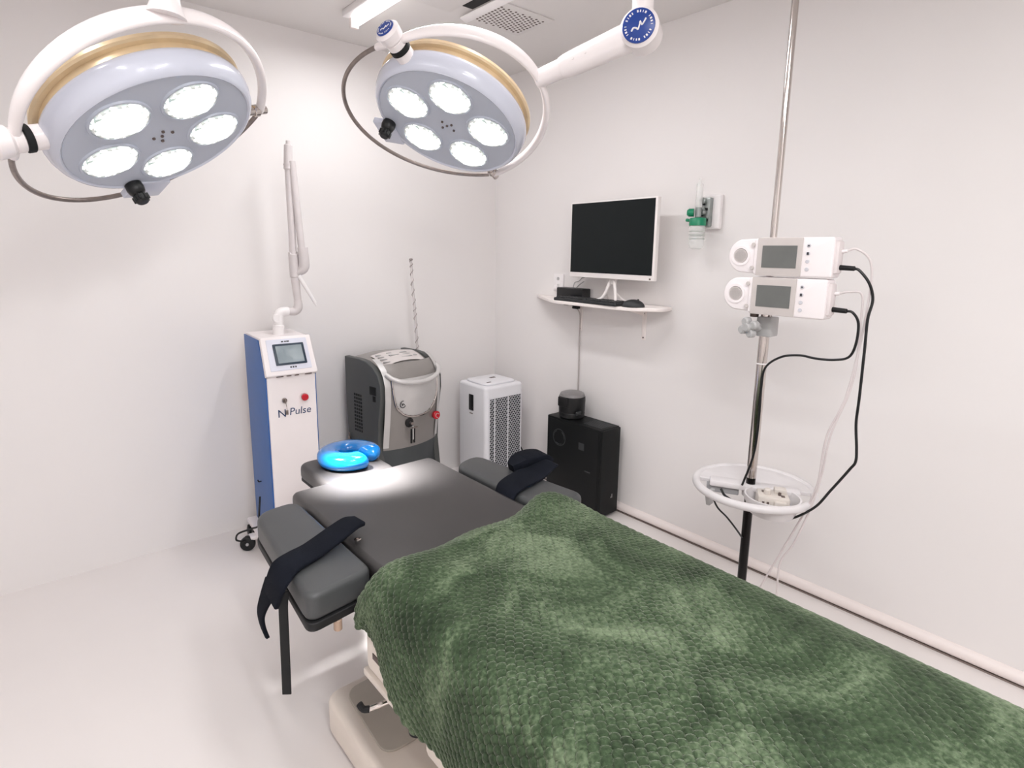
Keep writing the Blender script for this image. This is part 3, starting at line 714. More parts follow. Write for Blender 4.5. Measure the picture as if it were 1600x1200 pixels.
# ------------------------------------------------------------------ wall shelf and the things on it
t = thing('wall_shelf', 'white wall shelf on brackets under the monitor', 'shelf', loc=(0, -.93, 1.178))
bm = B(); prism(bm, rpoly([(0, -.45), (-.10, -.475), (-.215, -.33), (-.215, .175), (0, .53)], [.002, .05, .08, .05, .02], 6), -.018, 0, bev=.003); obj('board', bm, m_shelf, t)
for y in (-.292, .15):
    bm = B(); b2(bm, -.004, 0, y-.012, y+.012, -.185, -.018, .001); b2(bm, -.17, 0, y-.012, y+.012, -.022, -.018, .001); prism(bm, [(0, -.018), (-.16, -.018), (-.006, -.06)], -.0015, .0015, Matrix(((1, 0, 0, 0), (0, 0, 1, y), (0, 1, 0, 0), (0, 0, 0, 1)))); br = obj('bracket', bm, m_shelf, t)
    bm = B()
    for z in (-.045, -.172): cyl(bm, (-.004, y, z), (-.007, y, z), .004, seg=10)
    obj('screws', bm, m_gap, br)
t = thing('monitor', 'black-screened white desktop monitor on the wall shelf', 'monitor', loc=(-.115, -1.075, 1.178), rz=rad(-93))
# local x runs along -y (towards the camera), local y towards the wall
WM_, z0, z1 = .582, .128, .525
Mm = Matrix(((1, 0, 0, 0), (0, 0, -1, 0), (0, 1, 0, 0), (0, 0, 0, 1)))
Mrot = Matrix.Rotation(0, 4, 'Z')
bm = B(); prism(bm, rpoly([(-.29, z0), (.29, z0), (.29, z1), (-.29, z1)], .006), -.012, .012, Mm, bev=.003); ca = obj('screen_housing', bm, m_mon, t)
bm = B(); prism(bm, [(-.283, z0+.027), (.277, z0+.027), (.277, z1-.007), (-.283, z1-.007)], .0115, .0132, Mm); obj('screen', bm, m_monscreen, t)
bm = B(); b2(bm, .262, .272, -.0128, -.0118, z0+.006, z0+.014); obj('power_light', bm, m_gap, t)
bm = B(); b2(bm, -.025, .025, .012, .03, .10, .30, .004); obj('stand_neck', bm, m_mon, t)
for s in (-1, 1):
    bm = B(); tube(bm, [(s*.01, .022, .13), (s*.045, .0, .03), (s*.09, -.055, .008)], [.009, .008, .007], 10, 5); tube(bm, [(s*.03, .01, .06), (s*.05, .05, .02), (s*.065, .08, .006)], .006, 8, 4); obj('stand_leg', bm, m_mon, t)
t = thing('keyboard', 'black keyboard on the wall shelf', 'keyboard', loc=(-.155, -.985, 1.178), rz=rad(-92))
bm = B(); prism(bm, rpoly([(-.225, -.062), (.225, -.062), (.225, .062), (-.225, .062)], .012), .0, .016, bev=.004); obj('base', bm, m_key, t)
bm = B()
for r_ in range(5):
    for k in range(17): b2(bm, -.212+k*.025, -.190+k*.025, -.052+r_*.021, -.034+r_*.021, .015, .0215, .002, 1)
kb = obj('keys', bm, m_key, t); kb['kind'] = 'stuff'
t = thing('computer_mouse', 'black computer mouse at the near end of the keyboard', 'mouse', loc=(-.165, -1.270, 1.178), rz=rad(-60))
bm = B(); p = bmesh.new(); bmesh.ops.create_uvsphere(p, u_segments=24, v_segments=14, radius=1)
bmesh.ops.delete(p, geom=[v for v in p.verts if v.co.z < -.05], context='VERTS'); bmesh.ops.scale(p, vec=(.056, .033, .036), verts=p.verts); merge(bm, p, Matrix.Translation((0, 0, .002))); obj('shell', bm, m_key, t)
bm = B(); cyl(bm, (.022, -.003, .034), (.022, .003, .034), .006, seg=12); obj('scroll_wheel', bm, m_pcl, t)
t = thing('router', 'black router box with thin cables behind the keyboard', 'router', loc=(-.055, -.765, 1.178), rz=rad(-90))
bm = B(); b2(bm, -.10, .10, -.035, .035, .0, .062, .006); obj('box', bm, m_black, t)
bm = B(); tube(bm, [(-.02, .02, .06), (-.015, .025, .09), (.02, .02, .10), (.045, .02, .12)], .0025, 6, 5); tube(bm, [(0, .02, .06), (.03, .025, .085), (.06, .02, .10)], .0025, 6, 5); cyl(bm, (.045, .02, .12), (.065, .018, .125), .004, seg=8); obj('cables', bm, m_grey, t)
t = thing('wall_outlet', 'white wall socket at the far end of the shelf', 'outlet', loc=(0, -.60, 1.21))
bm = B(); b2(bm, -.012, 0, -.04, .04, 0, .10, .004); obj('plate', bm, m_white, t)
bm = B(); b2(bm, -.035, -.010, -.012, .015, .012, .045, .004); obj('plug', bm, m_white, t)
bm = B(); cyl(bm, (-.0115, 0, .074), (-.014, 0, .074), .010, seg=14); obj('socket', bm, m_grey, t)
t = thing('power_adapter', 'small black plug strip fixed under the wall shelf', 'power strip', loc=(-.06, -.765, 1.128))
bm = B(); b2(bm, -.02, .02, -.04, .055, .012, .032, .005); obj('body', bm, m_black, t)
bm = B(); b2(bm, -.014, .014, -.05, -.01, -.004, .016, .004); obj('plug', bm, m_matte, t)
bm = B(); tube(bm, [(-.05, -.79, 1.13), (-.012, -.782, 1.09), (-.008, -.780, 1.0), (-.008, -.783, .80), (-.010, -.787, .56), (-.02, -.80, .45)], .004, 8, 6)
tag(obj('wall_cable', bm, mat('cable_grey', (176, 170, 168), .5)), 'thin grey cable down the wall from the shelf to the computer', 'cable')

# ------------------------------------------------------------------ oxygen flowmeter
t = thing('oxygen_flowmeter', 'green topped clear oxygen humidifier bottle on a white wall plate', 'oxygen flowmeter', loc=(0, -1.56, 1.46))
bm = B(); prism(bm, rpoly([(-.055, .09), (.035, .09), (.035, .245), (-.055, .245)], .012), -.0, .03, Matrix(((0, 0, -1, 0), (1, 0, 0, 0), (0, 1, 0, 0), (0, 0, 0, 1))), bev=.008); obj('wall_plate', bm, m_white, t)
bm = B(); b2(bm, -.055, -.025, -.02, .026, .10, .23, .006); cyl(bm, (-.02, .0, .165), (-.075, .012, .165), .014, seg=18, bev=.002); cyl(bm, (-.03, .012, .215), (-.07, .015, .215), .016, seg=18, bev=.003); obj('valve_body', bm, m_flowgrey, t)
bm = B()
for (y, z) in ((.01, .205), (-.004, .18), (.016, .155), (-.008, .132)): b2(bm, -.058, -.054, y-.006, y+.006, z-.008, z+.004)
obj('valve_ports', bm, m_matte, t)
bm = B(); lathe(bm, [(0, 0), (.037, 0), (.037, .028), (.033, .034), (.012, .036), (0, .036)], 28, Matrix.Translation((-.085, .018, .105))); cyl(bm, (-.085, .048, .128), (-.09, .075, .132), .0075, seg=12, bev=.002); hc = obj('bottle_cap', bm, m_green, t)
bm = B(); lathe(bm, [(0, 0), (.018, 0), (.018, .022), (.012, .03), (0, .03)], 20, axis_M((-.092, .035, .163), (-.4, .9, 0))); obj('flow_knob', bm, m_green, t)
bm = B(); cyl(bm, (-.085, .018, .14), (-.085, .018, .19), .014, seg=18, bev=.003); obj('flow_stem', bm, m_flowgrey, t)
bm = B(); lathe(bm, [(.0145, .185), (.0145, .285), (.010, .292), (.004, .31), (0, .31)], 18, Matrix.Translation((-.085, .018, 0))); obj('flow_tube', bm, m_glass, t)
bm = B(); lathe(bm, [(.034, .106), (.035, .095), (.035, .02), (.030, .006), (.015, 0), (0, 0)], 28, Matrix.Translation((-.085, .018, 0))); obj('bottle', bm, m_glass, t)
bm = B()
for z, r_ in ((.045, .0355), (.058, .0355), (.064, .0355), (.078, .0355)): lathe(bm, [(r_, z), (r_, z+.003)], 28, Matrix.Translation((-.085, .018, 0)), a0=2.6, a1=4.9)
obj('bottle_scale', bm, mat('scale_ink', (150, 158, 152), .5), t)

# ------------------------------------------------------------------ drip stand
PXY = (-.445, -2.063)
t = thing('drip_stand', 'tall chrome drip stand with round white tray behind the green bed', 'drip stand', loc=(PXY[0], PXY[1], 0))
bm = B(); cyl(bm, (0, 0, .62), (0, 0, 1.26), .0175, seg=28); cyl(bm, (0, 0, 1.255), (0, 0, 1.275), .021, seg=28, bev=.004); obj('pole', bm, m_chrome, t)
bm = B(); cyl(bm, (0, 0, 1.24), (0, 0, 2.44), .0115, seg=24); obj('upper_pole', bm, m_chrome, t)
bm = B(); cyl(bm, (0, 0, .10), (0, 0, .63), .0165, seg=28); obj('lower_pole', bm, mat('lower_pole_reflection', (30, 28, 28), .2, metal=.6), t)  # dark colour paints the bed's reflection in the chrome
bm = B()
for k in range(4):
    a = PI/4+k*PI/2; tube(bm, [(0, 0, 2.43), (.06*math.cos(a), .06*math.sin(a), 2.44), (.10*math.cos(a), .10*math.sin(a), 2.42), (.115*math.cos(a), .115*math.sin(a), 2.45)], .004, 8, 5)
obj('hooks', bm, m_chrome, t)
bm = B(); lathe(bm, [(0, .07), (.045, .07), (.045, .10), (.025, .12), (0, .12)], 28)
for k in range(5):
    a = 2*PI*k/5+PI/5; tube(bm, [(.03*math.cos(a), .03*math.sin(a), .085), (.10*math.cos(a), .10*math.sin(a), .078), (.165*math.cos(a), .165*math.sin(a), .066)], [.016, .013, .011], 10, 4)
obj('base', bm, m_grey, t)
for k in range(5):
    a = 2*PI*k/5+PI/5; caster(.16*math.cos(a), .16*math.sin(a)-.006, t)
# clamp with grey star knob under the pumps
bm = B(); b2(bm, -.03, .03, -.035, .02, 1.155, 1.225, .006); cl = obj('pole_clamp', bm, m_grey, t)
bm = B()
for k in range(4):
    a = PI/4+k*PI/2+.35; lathe(bm, [(0, 0), (.013, 0), (.016, .004), (.016, .020), (.012, .025), (0, .025)], 16, axis_M((-.055, .022+.022*math.cos(a), 1.188+.022*math.sin(a)), (-1, 0.35, 0)))
cyl(bm, (-.02, .01, 1.188), (-.085, .03, 1.188), .016, seg=18, bev=.004); obj('clamp_knob', bm, m_grey, cl)
bm = B(); b2(bm, -.012, .012, -.016, .012, 1.222, 1.245, .002); b2(bm, -.03, -.012, .02, .045, 1.222, 1.243, .002); obj('clamp_screws', bm, m_gap, cl)
bm = B(); lathe(bm, [(.0182, 1.052), (.0192, 1.054), (.0182, 1.057)], 24); obj('cable_tie', bm, m_white, t)
# round tray
R_ = .205; tz = .580; tc = V((.015, -.005, 0))
bm = B(); tube(bm, [V((R_*math.cos(2*PI*k/48), R_*math.sin(2*PI*k/48), tz))+tc for k in range(48)], .0145, 14, 0, closed=True); obj('tray_ring', bm, m_traygrey, t)
# tray: back half plate with lip plus two wells
bm = B()
a0 = rad(-62); a1 = rad(118)
poly = [((R_-.008)*math.cos(a0+(a1-a0)*k/28)+tc.x, (R_-.008)*math.sin(a0+(a1-a0)*k/28)+tc.y) for k in range(29)]
prism(bm, poly, tz-.008, tz+.008, bev=.003)
box(bm, (0, 0, 0), (.062, .31, .022), .006, M=Matrix.Translation((tc.x-.010, tc.y-.005, tz+.004)) @ Matrix.Rotation(rad(28), 4, 'Z'))
obj('tray_plate', bm, m_traygrey, t)
bm = B(); box(bm, (0, 0, 0), (.035, .115, .030), .004, M=Matrix.Translation((-.045, .085, tz-.02)) @ Matrix.Rotation(rad(28), 4, 'Z')); obj('tray_well', bm, m_traydark, t)
bc = V((-.045, -.105, 0))
bm = B(); lathe(bm, [(.094, tz+.014), (.090, tz-.012), (.074, tz-.050), (.060, tz-.056), (0, tz-.056), (0, tz-.050), (.058, tz-.050), (.068, tz-.046), (.084, tz-.010), (.088, tz+.014), (.094, tz+.014)], 36, Matrix.Translation(bc)); obj('tray_bowl', bm, m_traygrey, t)
bm = B(); prism(bm, [(-.03, 0), (.02, 0), (.012, -.055), (-.012, -.058)], -.008, .008, Matrix(((1, 0, 0, -.115), (0, 0, 1, .095), (0, 1, 0, tz-.012), (0, 0, 0, 1))), bev=.003); obj('cup_clip', bm, m_grey, t)
bm = B(); cyl(bm, (0, 0, tz-.035), (0, 0, tz+.016), .028, seg=24, bev=.004); obj('tray_hub', bm, m_traygrey, t)
# charger in the bowl
t3 = thing('charger_box', 'cream box gadget with ports lying in the drip stand tray', 'gadget', loc=(PXY[0]+bc.x, PXY[1]+bc.y, tz-.049), rz=rad(32))
bm = B(); b2(bm, -.042, .042, -.052, .052, 0, .072, .008); obj('case', bm, m_device, t3)
bm = B(); b2(bm, -.052, -.034, -.04, .0, .03, .062, .004); cyl(bm, (-.01, .02, .07), (-.01, .02, .092), .012, seg=14, bev=.003); b2(bm, .0, .035, -.045, -.005, .07, .088, .004); obj('knobs', bm, m_device, t3)
bm = B()
for (x, y) in ((-.02, -.03), (.01, .03), (.025, .01)): b2(bm, x-.008, x+.008, y-.006, y+.006, .0715, .0735)
for y in (.02, .035): b2(bm, -.0435, -.041, y-.004, y+.004, .04, .055)
cyl(bm, (-.012, -.02, .071), (-.012, -.02, .082), .005, seg=10); obj('ports', bm, m_gap, t3)

# infusion pumps
def pump(zc, label, dy):
    t = thing('infusion_pump', label, 'infusion pump', loc=(-.475, -2.06+dy, zc-.065), group='stacked infusion pumps')
    # local: -x faces the camera side, y along the wall
    Mf = Matrix(((0, 0, -1, 0), (1, 0, 0, 0), (0, 1, 0, 0), (0, 0, 0, 1)))   # (y, z, -x)
    bm = B(); prism(bm, rpoly([(-.235, .002), (.0, .002), (.02, .006), (.02, .126), (0, .130), (-.235, .130)], .010, 4), -.012, .055, Mf, bev=.006); obj('body', bm, m_pump, t)
    bm = B(); prism(bm, [(-.012, .010), (.030, .0095)]+[(.058+.058*math.cos(a), .068+.058*math.sin(a)) for a in np.linspace(-PI/2+.25, PI/2-.25, 25)]+[(.030, .1265), (-.012, .126)], -.008, .045, Mf, bev=.005, seg=3); obj('drip_pod', bm, m_pump, t)
    bm = B(); lathe(bm, [(0, 0), (.030, 0), (.034, .003), (.034, .006), (.026, .006), (.024, .003), (0, .003)], 36, axis_M((-.042, .070, .068), (-1, 0, 0))); dl = obj('round_dial', bm, m_pump, t)
    bm = B(); lathe(bm, [(0, .0), (.0235, 0), (.0235, .004), (0, .004)], 32, axis_M((-.043, .070, .068), (-1, 0, 0))); obj('dial_face', bm, m_pumppanel, dl)
    bm = B()
    for i in range(-3, 4):
        for j in range(-3, 4):
            if i*i+j*j < 11: cyl(bm, (-.0472, .070+i*.0058, .068+j*.0058), (-.0478, .070+i*.0058, .068+j*.0058), .0015, seg=6)
    obj('dial_holes', bm, m_darkink, dl)
    bm = B()
    for z in (.028, .106): cyl(bm, (-.052, .022, z), (-.058, .022, z), .007, seg=14, bev=.001)
    obj('side_buttons', bm, m_pumppanel, t)
    bm = B(); prism(bm, rpoly([(-.142, .003), (.006, .003), (.006, .129), (-.142, .129)], .003), .054, .058, Mf, bev=.001); pn = obj('display_panel', bm, m_pumppanel, t)
    bm = B(); prism(bm, [(-.126, .030), (-.012, .030), (-.012, .103), (-.126, .103)], .0575, .0592, Mf); obj('screen', bm, m_pumpscreen, pn)
    bm = B()
    for k, z in enumerate((.103, .078, .053, .028)): cyl(bm, (-.0545, -.160, z), (-.058, -.160, z), .0062, seg=14, bev=.001)
    obj('keys', bm, mat('pump_key', (198, 198, 204), .4), t)
    bm = B(); b2(bm, -.0595, -.0575, -.163, -.157, .074, .082); b2(bm, -.0595, -.0575, -.163, -.158, .101, .105); obj('key_marks', bm, m_darkink, t)
    bm = B(); b2(bm, -.046, -.006, -.247, -.232, .016, .118, .006); obj('end_cap', bm, mat('pump_cap', (222, 214, 214), .4), t)
    bm = B(); cyl(bm, (-.025, -.244, .036), (-.025, -.290, .034), .0085, .0075, seg=14, bev=.002); obj('power_plug', bm, m_black, t)
    bm = B(); cyl(bm, (-.02, -.244, .085), (-.02, -.262, .088), .006, seg=12, bev=.002); obj('signal_plug', bm, m_pump, t)
    return t
pump(1.434, 'white infusion pump with grey screen, the upper of two on the drip stand', 0)
pump(1.302, 'white infusion pump with grey screen, the lower of two above the clamp knob', .008)

def cable(name, pts, r, m, label):
    bm = B(); tube(bm, pts, r, 8, 8); tag(obj(name, bm, m), label, 'cable')
xk = -.49
cable('power_cable', [(-.50, -2.345, 1.402), (-.50, -2.362, 1.398), (xk, -2.39, 1.36), (-.48, -2.402, 1.31), (xk, -2.398, 1.25), (xk, -2.400, 1.15), (xk, -2.402, 1.0), (xk, -2.402, .92), (xk, -2.412, .84), (xk, -2.414, .795), (xk, -2.40, .765), (-.48, -2.350, .675), (-.475, -2.30, .59), (-.49, -2.22, .522), (-.52, -2.14, .515), (-.50, -2.09, .54)], .0042, m_black, 'black power cable hanging in a long loop from the upper infusion pump')
cable('power_cable', [(-.50, -2.337, 1.271), (-.50, -2.358, 1.268), (xk, -2.374, 1.235), (xk, -2.374, 1.17), (-.48, -2.355, 1.125), (-.47, -2.31, 1.108), (-.47, -2.255, 1.104), (-.47, -2.20, 1.107), (-.47, -2.14, 1.092), (-.48, -2.095, 1.05), (-.475, -2.084, .98), (-.475, -2.086, .85), (-.478, -2.08, .72), (-.50, -2.058, .60)], .0040, m_black, 'black power cable from the lower infusion pump tied along the pole')
cable('signal_cable', [(-.495, -2.322, 1.457), (xk, -2.345, 1.462), (-.48, -2.378, 1.435), (-.475, -2.390, 1.38), (-.475, -2.388, 1.28), (-.475, -2.380, 1.16), (-.475, -2.358, .99), (-.475, -2.316, .85), (-.46, -2.30, .68), (-.45, -2.268, .565), (-.45, -2.205, .39), (-.44, -2.135, .2), (-.42, -2.10, .08)], .0034, m_wcable, 'thin white cable falling from the upper infusion pump past the tray')
cable('signal_cable', [(-.495, -2.314, 1.325), (xk, -2.335, 1.330), (-.48, -2.370, 1.325), (-.475, -2.375, 1.25), (-.475, -2.374, 1.05), (-.475, -2.328, .86), (-.46, -2.310, .72), (-.46, -2.290, .597), (-.46, -2.245, .435), (-.46, -2.205, .34), (-.45, -2.20, .21), (-.43, -2.19, .08)], .0034, m_wcable, 'thin white cable falling from the lower infusion pump to the floor')
cable('tray_cable', [(-.60, -2.03, .605), (-.60, -2.045, .585), (-.55, -2.05, .55), (-.52, -2.03, .52)], .0045, m_black, 'short black lead hooked over the front of the tray ring')
cable('tray_cable', [(-.55, -1.97, .545), (-.52, -1.98, .49), (-.48, -2.00, .445), (-.463, -2.03, .405), (-.466, -2.06, .38)], .0035, m_black, 'black lead from under the tray to the lower pole')

# ------------------------------------------------------------------ operating table
t = thing('operating_table', 'black cushioned operating table on a cream base with two arm boards', 'operating table', loc=(-1.615, -2.2, 0))
def w2(name, bm, m, parent=t, angle=35): return wobj(name, bm, m, t, angle)
# back section cushion
def cushion(x0, x1, y0, y1, z0, z1, r=.02, bev=.018):
    bm = B(); prism(bm, rpoly([(x0, y0), (x1, y0), (x1, y1), (x0, y1)], r, 5), z0, z1, bev=bev, seg=5); return bm
bm = cushion(-1.882, -1.350, -1.868, -1.262, .612, .68, .03); w2('back_cushion', bm, m_leather, angle=60)
bm = B(); b2(bm, -1.872, -1.36, -1.86, -1.27, .596, .613, .004); w2('back_board', bm, m_under)
bm = cushion(-1.752, -1.482, -1.256, -.975, .605, .662, .05); w2('head_cushion', bm, m_leather, angle=60)
bm = B(); b2(bm, -1.742, -1.492, -1.246, -.985, .590, .606, .004); w2('head_board', bm, m_under)
bm = B()
for x in (-1.69, -1.54): tube(bm, [(x, -1.00, .585), (x, -1.35, .585)], .009, 12, 0)
w2('head_rods', bm, m_chrome)
bm = cushion(-1.90, -1.315, -3.9, -1.885, .612, .68, .02); w2('seat_cushion', bm, m_leather, angle=60)
bm = B(); b2(bm, -1.88, -1.34, -3.9, -1.89, .575, .613, .004); w2('seat_board', bm, m_cream)
# arm boards
def arm_board(poly, rs):
    bm = B(); prism(bm, rpoly(poly, rs, 7), .612, .682, bev=.016, seg=5); a = w2('arm_cushion', bm, m_leather2, angle=60)
    bm = B(); c0 = V((sum(p[0] for p in poly)/4, sum(p[1] for p in poly)/4)); prism(bm, rpoly([(c0.x+(x-c0.x)*1.0, c0.y+(y-c0.y)*1.01) for x, y in poly], [r*.8 for r in rs], 6), .592, .613, bev=.003); w2('arm_board', bm, m_under)
arm_board([(-2.064, -1.862), (-1.888, -1.838), (-1.888, -1.335), (-2.022, -1.350)], [.040, .034, .05, .06])
arm_board([(-1.335, -1.885), (-1.150, -1.872), (-1.205, -1.360), (-1.335, -1.395)], [.034, .05, .06, .06])
bm = B(); b2(bm, -2.0, -1.87, -1.70, -1.66, .575, .593, .004); cyl(bm, (-1.987, -1.845, .562), (-1.987, -1.845, .592), .010, seg=16, bev=.003); w2('arm_board_lock', bm, m_wood)
bm = B(); b2(bm, -1.36, -1.23, -1.70, -1.66, .575, .593, .004); w2('arm_board_lock', bm, m_cream)
# side rails
for x in (-1.925, -1.298):
    bm = B(); b2(bm, x-.006, x+.006, -3.8, -1.92, .560, .590, .002); w2('side_rail', bm, m_chrome)
# frame boxes at the hip, lever, column, base
bm = B(); b2(bm, -1.942, -1.30, -2.115, -1.885, .462, .575, .022, 4); fb_ = w2('hip_box', bm, m_cream, angle=60)
bm = B(); b2(bm, -1.944, -1.938, -1.965, -1.93, .515, .530, .001); w2('hip_slot', bm, m_gap)
bm = B(); b2(bm, -1.945, -1.32, -2.108, -1.88, .444, .464, .006); w2('hip_tray', bm, m_cream)
bm = B(); cyl(bm, (-1.93, -2.10, .447), (-1.93, -2.10, .435), .018, seg=16, bev=.003); w2('rubber_stop', bm, m_matte)
bm = B(); tube(bm, [(-1.93, -1.995, .444), (-1.955, -1.988, .441), (-1.985, -1.978, .437)], .006, 10, 4); lv = w2('lever', bm, m_chrome)
bm = B(); tube(bm, [(-1.980, -1.980, .437), (-1.992, -1.974, .440), (-1.998, -1.968, .452)], .0075, 10, 4); w2('lever_tip', bm, m_matte)
bm = B(); b2(bm, -1.93, -1.31, -3.9, -2.125, .40, .56, .015, 3); w2('lower_frame', bm, m_cream, angle=60)
bm = B(); b2(bm, -1.80, -1.45, -2.75, -2.02, .10, .47, .03, 4); w2('column', bm, m_cream, angle=60)
bm = B(); prism(bm, rpoly([(-1.905, -3.8), (-1.33, -3.8), (-1.33, -1.52), (-1.905, -1.52)], .05, 6), .012, .13, bev=.02, seg=4); w2('base', bm, m_cream, angle=60)
bm = B(); prism(bm, rpoly([(-1.872, -1.84), (-1.40, -1.84), (-1.40, -1.555), (-1.855, -1.555)], .05, 6), .129, .136, bev=.003); w2('base_shade', bm, m_railshade)  # grey sheet painting the shade the rail casts on the base
bm = B(); b2(bm, -1.89, -1.345, -3.78, -1.535, .0, .014); w2('base_foot', bm, m_gap)

# gel head ring
t = thing('head_ring', 'translucent blue gel horseshoe head ring on the head cushion', 'head ring', loc=(-1.598, -1.095, .662), rz=rad(-52))
bm = B(); p = bmesh.new(); rings = []; n = 64; g0 = rad(17)
for i in range(n+1):
    th = g0+(2*PI-2*g0)*i/n
    e = min(1, .55+.9*math.sin(min(PI/2, (i if i < n/2 else n-i)/5)))  if min(i, n-i) < 8 else 1
    rr, hh = .042*e, .030*e
    prof = []
    for k in range(16):
        a = 2*PI*k/16; x = math.copysign(abs(math.cos(a))**.75, math.cos(a))*rr; z = math.copysign(abs(math.sin(a))**.75, math.sin(a))*hh
        prof.append(p.verts.new(((.074+x)*math.cos(th), (.074+x)*math.sin(th), hh+z+(.030-hh)*.2)))
    rings.append(prof)
for A, C in zip(rings[:-1], rings[1:]):
    for k in range(16): p.faces.new((A[k], A[(k+1) % 16], C[(k+1) % 16], C[k]))
p.faces.new(rings[0][::-1]); p.faces.new(rings[-1]); bmesh.ops.recalc_face_normals(p, faces=p.faces); merge(bm, p)
obj('gel_ring', bm, m_gel, t, 80)

# arm straps
t = thing('arm_strap', 'dark navy strap hanging off the left arm board', 'strap', loc=(-1.97, -1.70, .684), group='arm straps')
yv = V((-.12, 1, 0))
bm = B(); strip(bm, [(-1.828, -1.645, .712), (-1.86, -1.652, .716), (-1.91, -1.668, .708), (-1.98, -1.687, .694), (-2.03, -1.702, .692), (-2.062, -1.712, .684), (-2.082, -1.712, .655), (-2.090, -1.700, .61)],
    [yv]*6+[V((0, 1, 0)), V((0, 1, .2))], [.055, .075, .082, .082, .086, .095, .10, .075], .011)
wobj('band', bm, m_strap, t, 60)
bm = B(); strip(bm, [(-2.086, -1.690, .64), (-2.094, -1.660, .59), (-2.100, -1.640, .545), (-2.098, -1.640, .51), (-2.092, -1.652, .480)], [V((0, 1, .25)), V((0, 1, .2)), V((0, 1, .1)), V((0, 1, -.1)), V((0, 1, -.3))], [.07, .052, .040, .030, .016], .008); wobj('band_tail', bm, m_strap, t, 60)
bm = B(); strip(bm, [(-2.070, -1.735, .640), (-2.074, -1.733, .60), (-2.074, -1.728, .52), (-2.074, -1.722, .42), (-2.074, -1.718, .352)], V((.8, -.6, 0)), .022, .004); wobj('webbing', bm, m_matte, t)
bm = B(); box(bm, (-1.868, -1.715, .697), (.012, .012, .004), .001); lathe(bm, [(.006, 0), (.009, 0), (.009, .002), (.006, .002)], 14, Matrix.Translation((-1.868, -1.715, .698))); wobj('buckle', bm, m_chrome, t)
t = thing('arm_strap', 'dark navy strap lying across the right arm board', 'strap', loc=(-1.2, -1.65, .684), group='arm straps')
bm = B(); strip(bm, [(-1.352, -1.70, .668), (-1.335, -1.695, .688), (-1.29, -1.68, .692), (-1.23, -1.665, .692), (-1.175, -1.65, .690), (-1.13, -1.638, .695), (-1.085, -1.628, .700), (-1.06, -1.62, .69)], V((.12, 1, 0)), [.10, .105, .11, .115, .115, .11, .10, .08], .010)
wobj('band', bm, m_strap, t, 60)
bm = B(); strip(bm, [(-1.215, -1.575, .694), (-1.185, -1.568, .702), (-1.145, -1.562, .706), (-1.10, -1.562, .706), (-1.06, -1.57, .70), (-1.04, -1.58, .68)], V((.15, 1, 0)), [.04, .075, .09, .09, .08, .05], .03); wobj('band_tail', bm, m_strap, t, 60)

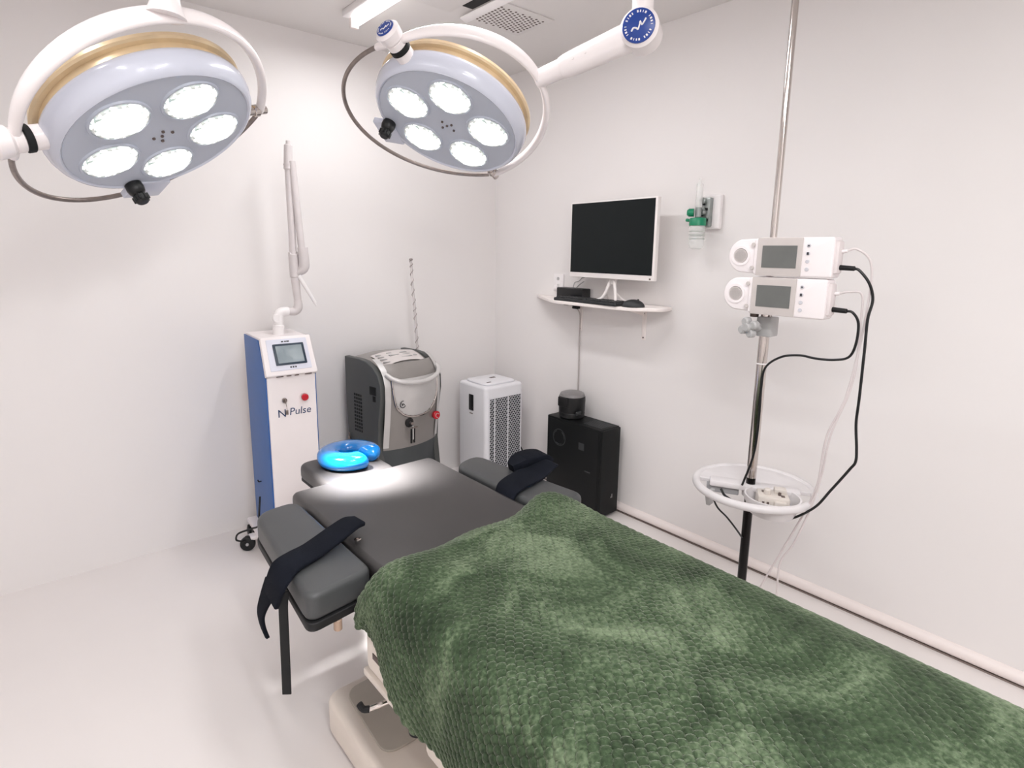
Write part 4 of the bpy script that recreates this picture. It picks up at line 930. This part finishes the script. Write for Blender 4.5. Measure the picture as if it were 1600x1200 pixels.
# ------------------------------------------------------------------ blanket
def blanket():
    ny, nx_ = 540, 400
    ys = np.linspace(-1.872, -3.55, ny)
    rng = np.random.default_rng(3)
    # cross-section control points (x, z) from the left hem over the table to the right hem
    ctrl = np.array([(-1.966, .49), (-1.966, .56), (-1.956, .635), (-1.936, .690), (-1.905, .716), (-1.84, .722), (-1.70, .722), (-1.55, .722), (-1.40, .722), (-1.33, .718), (-1.282, .700), (-1.258, .650), (-1.248, .56), (-1.245, .45)])
    cp = catmull([V((x, 0, z)) for x, z in ctrl], 24)
    P = np.array([(p.x, p.z) for p in cp]); ds = np.r_[0, np.cumsum(np.hypot(*np.diff(P, axis=0).T))]
    s = np.linspace(0, ds[-1], nx_); X0 = np.interp(s, ds, P[:, 0]); Z0 = np.interp(s, ds, P[:, 1])
    tx, tz_ = np.gradient(X0), np.gradient(Z0); ln = np.hypot(tx, tz_); nxn, nzn = -tz_/ln, tx/ln
    Y, Sg = np.meshgrid(ys, s, indexing='ij'); X = np.tile(X0, (ny, 1)); Z = np.tile(Z0, (ny, 1))
    NX = np.tile(nxn, (ny, 1)); NZ = np.tile(nzn, (ny, 1))
    d = -1.872-Y                                        # distance from the head edge
    # left hem: shorter at the head corner, lengthening towards the foot
    hem = np.interp(d, [0, .03, .08, .15, .25, 3], [.60, .593, .572, .540, .497, .480])
    low = Z < .70; left = X < -1.6
    f = np.clip((.70-Z)/(.70-.49), 0, 1)
    Z = np.where(low & left, .70-f*(.70-hem), Z)
    X = np.where(low & left, X+.006*np.sin(Y*9+1)*f+.024*f*np.clip(1-d/.12, 0, 1)+.01*f*np.clip((d-.2)/.5, 0, 1), X)
    # head edge rolls down onto the cushion gap; corner swells
    roll = np.exp(-(d/.028)**1.5)
    Z = Z-.040*roll*np.where(Z > .62, 1, .2)
    Y = Y-.006*np.sin(X*24)-.012*np.clip((X+1.62)/-.3, 0, 1)*1.6+.008*np.exp(-((X+1.37)/.08)**2)
    top = np.clip((Z-.66)/.05, 0, 1)
    Z = Z+.030*np.exp(-((X+1.375)/.075)**2-((d-.060)/.085)**2)*top
    Z = Z+.014*np.exp(-((X+1.86)/.10)**2-((d-.10)/.10)**2)*top
    # long soft creases
    def ridge(ax_, ay, bx, by, w, h):
        dx, dy = bx-ax_, by-ay; L2 = dx*dx+dy*dy
        tt = np.clip(((X-ax_)*dx+(Y-ay)*dy)/L2, 0, 1); dist = np.hypot(X-ax_-tt*dx, Y-ay-tt*dy)
        return .62*h*np.exp(-(dist/w)**2)*np.sin(PI*np.clip(tt, .06, .94))
    for r_ in ((-1.37, -1.92, -1.78, -2.06, .028, .013), (-1.40, -1.95, -1.86, -1.96, .022, .011), (-1.33, -2.0, -1.5, -2.35, .03, .010), (-1.85, -2.0, -1.55, -2.25, .03, .009),
               (-1.30, -2.3, -1.75, -2.55, .035, .009), (-1.9, -2.2, -1.6, -2.75, .04, .010), (-1.32, -2.65, -1.6, -2.9, .04, .012), (-1.7, -2.45, -1.4, -2.8, .035, -.008)):
        Z = Z+ridge(*r_)*top
    # vertical folds on the hanging side
    X = X+np.where(left, -.010*np.sin(Y*26+.6*np.sin(Y*7))*np.clip(f, 0, 1), 0)
    # knobbly rows
    p_, q = .0165, .0140
    cc_ = .78*Sg-.62*(Y+1.87); al = .62*Sg+.78*(Y+1.87)
    cc_ = cc_+.004*np.sin(al*9)+.003*np.sin(al*23+cc_*11)
    col = cc_/p_; ci = np.floor(col)
    along = al/q+.5*(ci % 2)+.12*np.sin(ci*12.9)
    bump = (np.abs(np.sin(PI*col))**.55)*(.35+.65*np.abs(np.sin(PI*along))**.7)
    nap = .5+.5*np.sin(7*X+3*np.sin(4*Y)+1.3)*np.sin(5.1*Y+2*np.sin(5*X))
    amp = .0060*(.45+.55*nap)*np.clip(1.3-.55*(X+1.95)/.7-.25*np.clip(d-.3, 0, 1), .5, 1.3)
    X = X+NX*bump*amp; Z = Z+NZ*bump*amp
    co_ = np.stack([X, Y, Z], -1).reshape(-1, 3)
    o_ = np.array([-1.615, -2.7, .49]); co_ -= o_
    me = bpy.data.meshes.new('blanket')
    idx = np.arange(ny*nx_).reshape(ny, nx_)
    q4 = np.stack([idx[:-1, :-1], idx[:-1, 1:], idx[1:, 1:], idx[1:, :-1]], -1).reshape(-1, 4)
    me.vertices.add(len(co_)); me.vertices.foreach_set('co', co_.astype(np.float32).ravel())
    me.loops.add(q4.size); me.loops.foreach_set('vertex_index', q4.ravel().astype(np.int32))
    me.polygons.add(len(q4)); me.polygons.foreach_set('loop_start', np.arange(0, q4.size, 4, dtype=np.int32))
    me.update(calc_edges=True); me.validate()
    me.polygons.foreach_set('use_smooth', [True]*len(me.polygons)); me.materials.append(m_blanket)
    o = bpy.data.objects.new('blanket', me); COL.objects.link(o); o.location = o_
    md = o.modifiers.new('thickness', 'SOLIDIFY'); md.thickness = .008; md.offset = -1
    tag(o, 'knobbly olive green plush blanket spread over the operating table', 'blanket')
blanket()

# ------------------------------------------------------------------ world and colour management
w = bpy.data.worlds.new('world'); S.world = w; w.use_nodes = True
w.node_tree.nodes['Background'].inputs['Color'].default_value = (1, .97, .96, 1); w.node_tree.nodes['Background'].inputs['Strength'].default_value = .05
S.view_settings.view_transform = 'Standard'; S.view_settings.look = 'None'; S.view_settings.gamma = 1; S.view_settings.exposure = .06
S.view_settings.use_curve_mapping = False
S.cycles.use_denoising = True
S.cycles.caustics_reflective = False; S.cycles.caustics_refractive = False
S.cycles.max_bounces = 10; S.cycles.diffuse_bounces = 7
for o in S.objects:
    if '_o' in o: del o['_o']
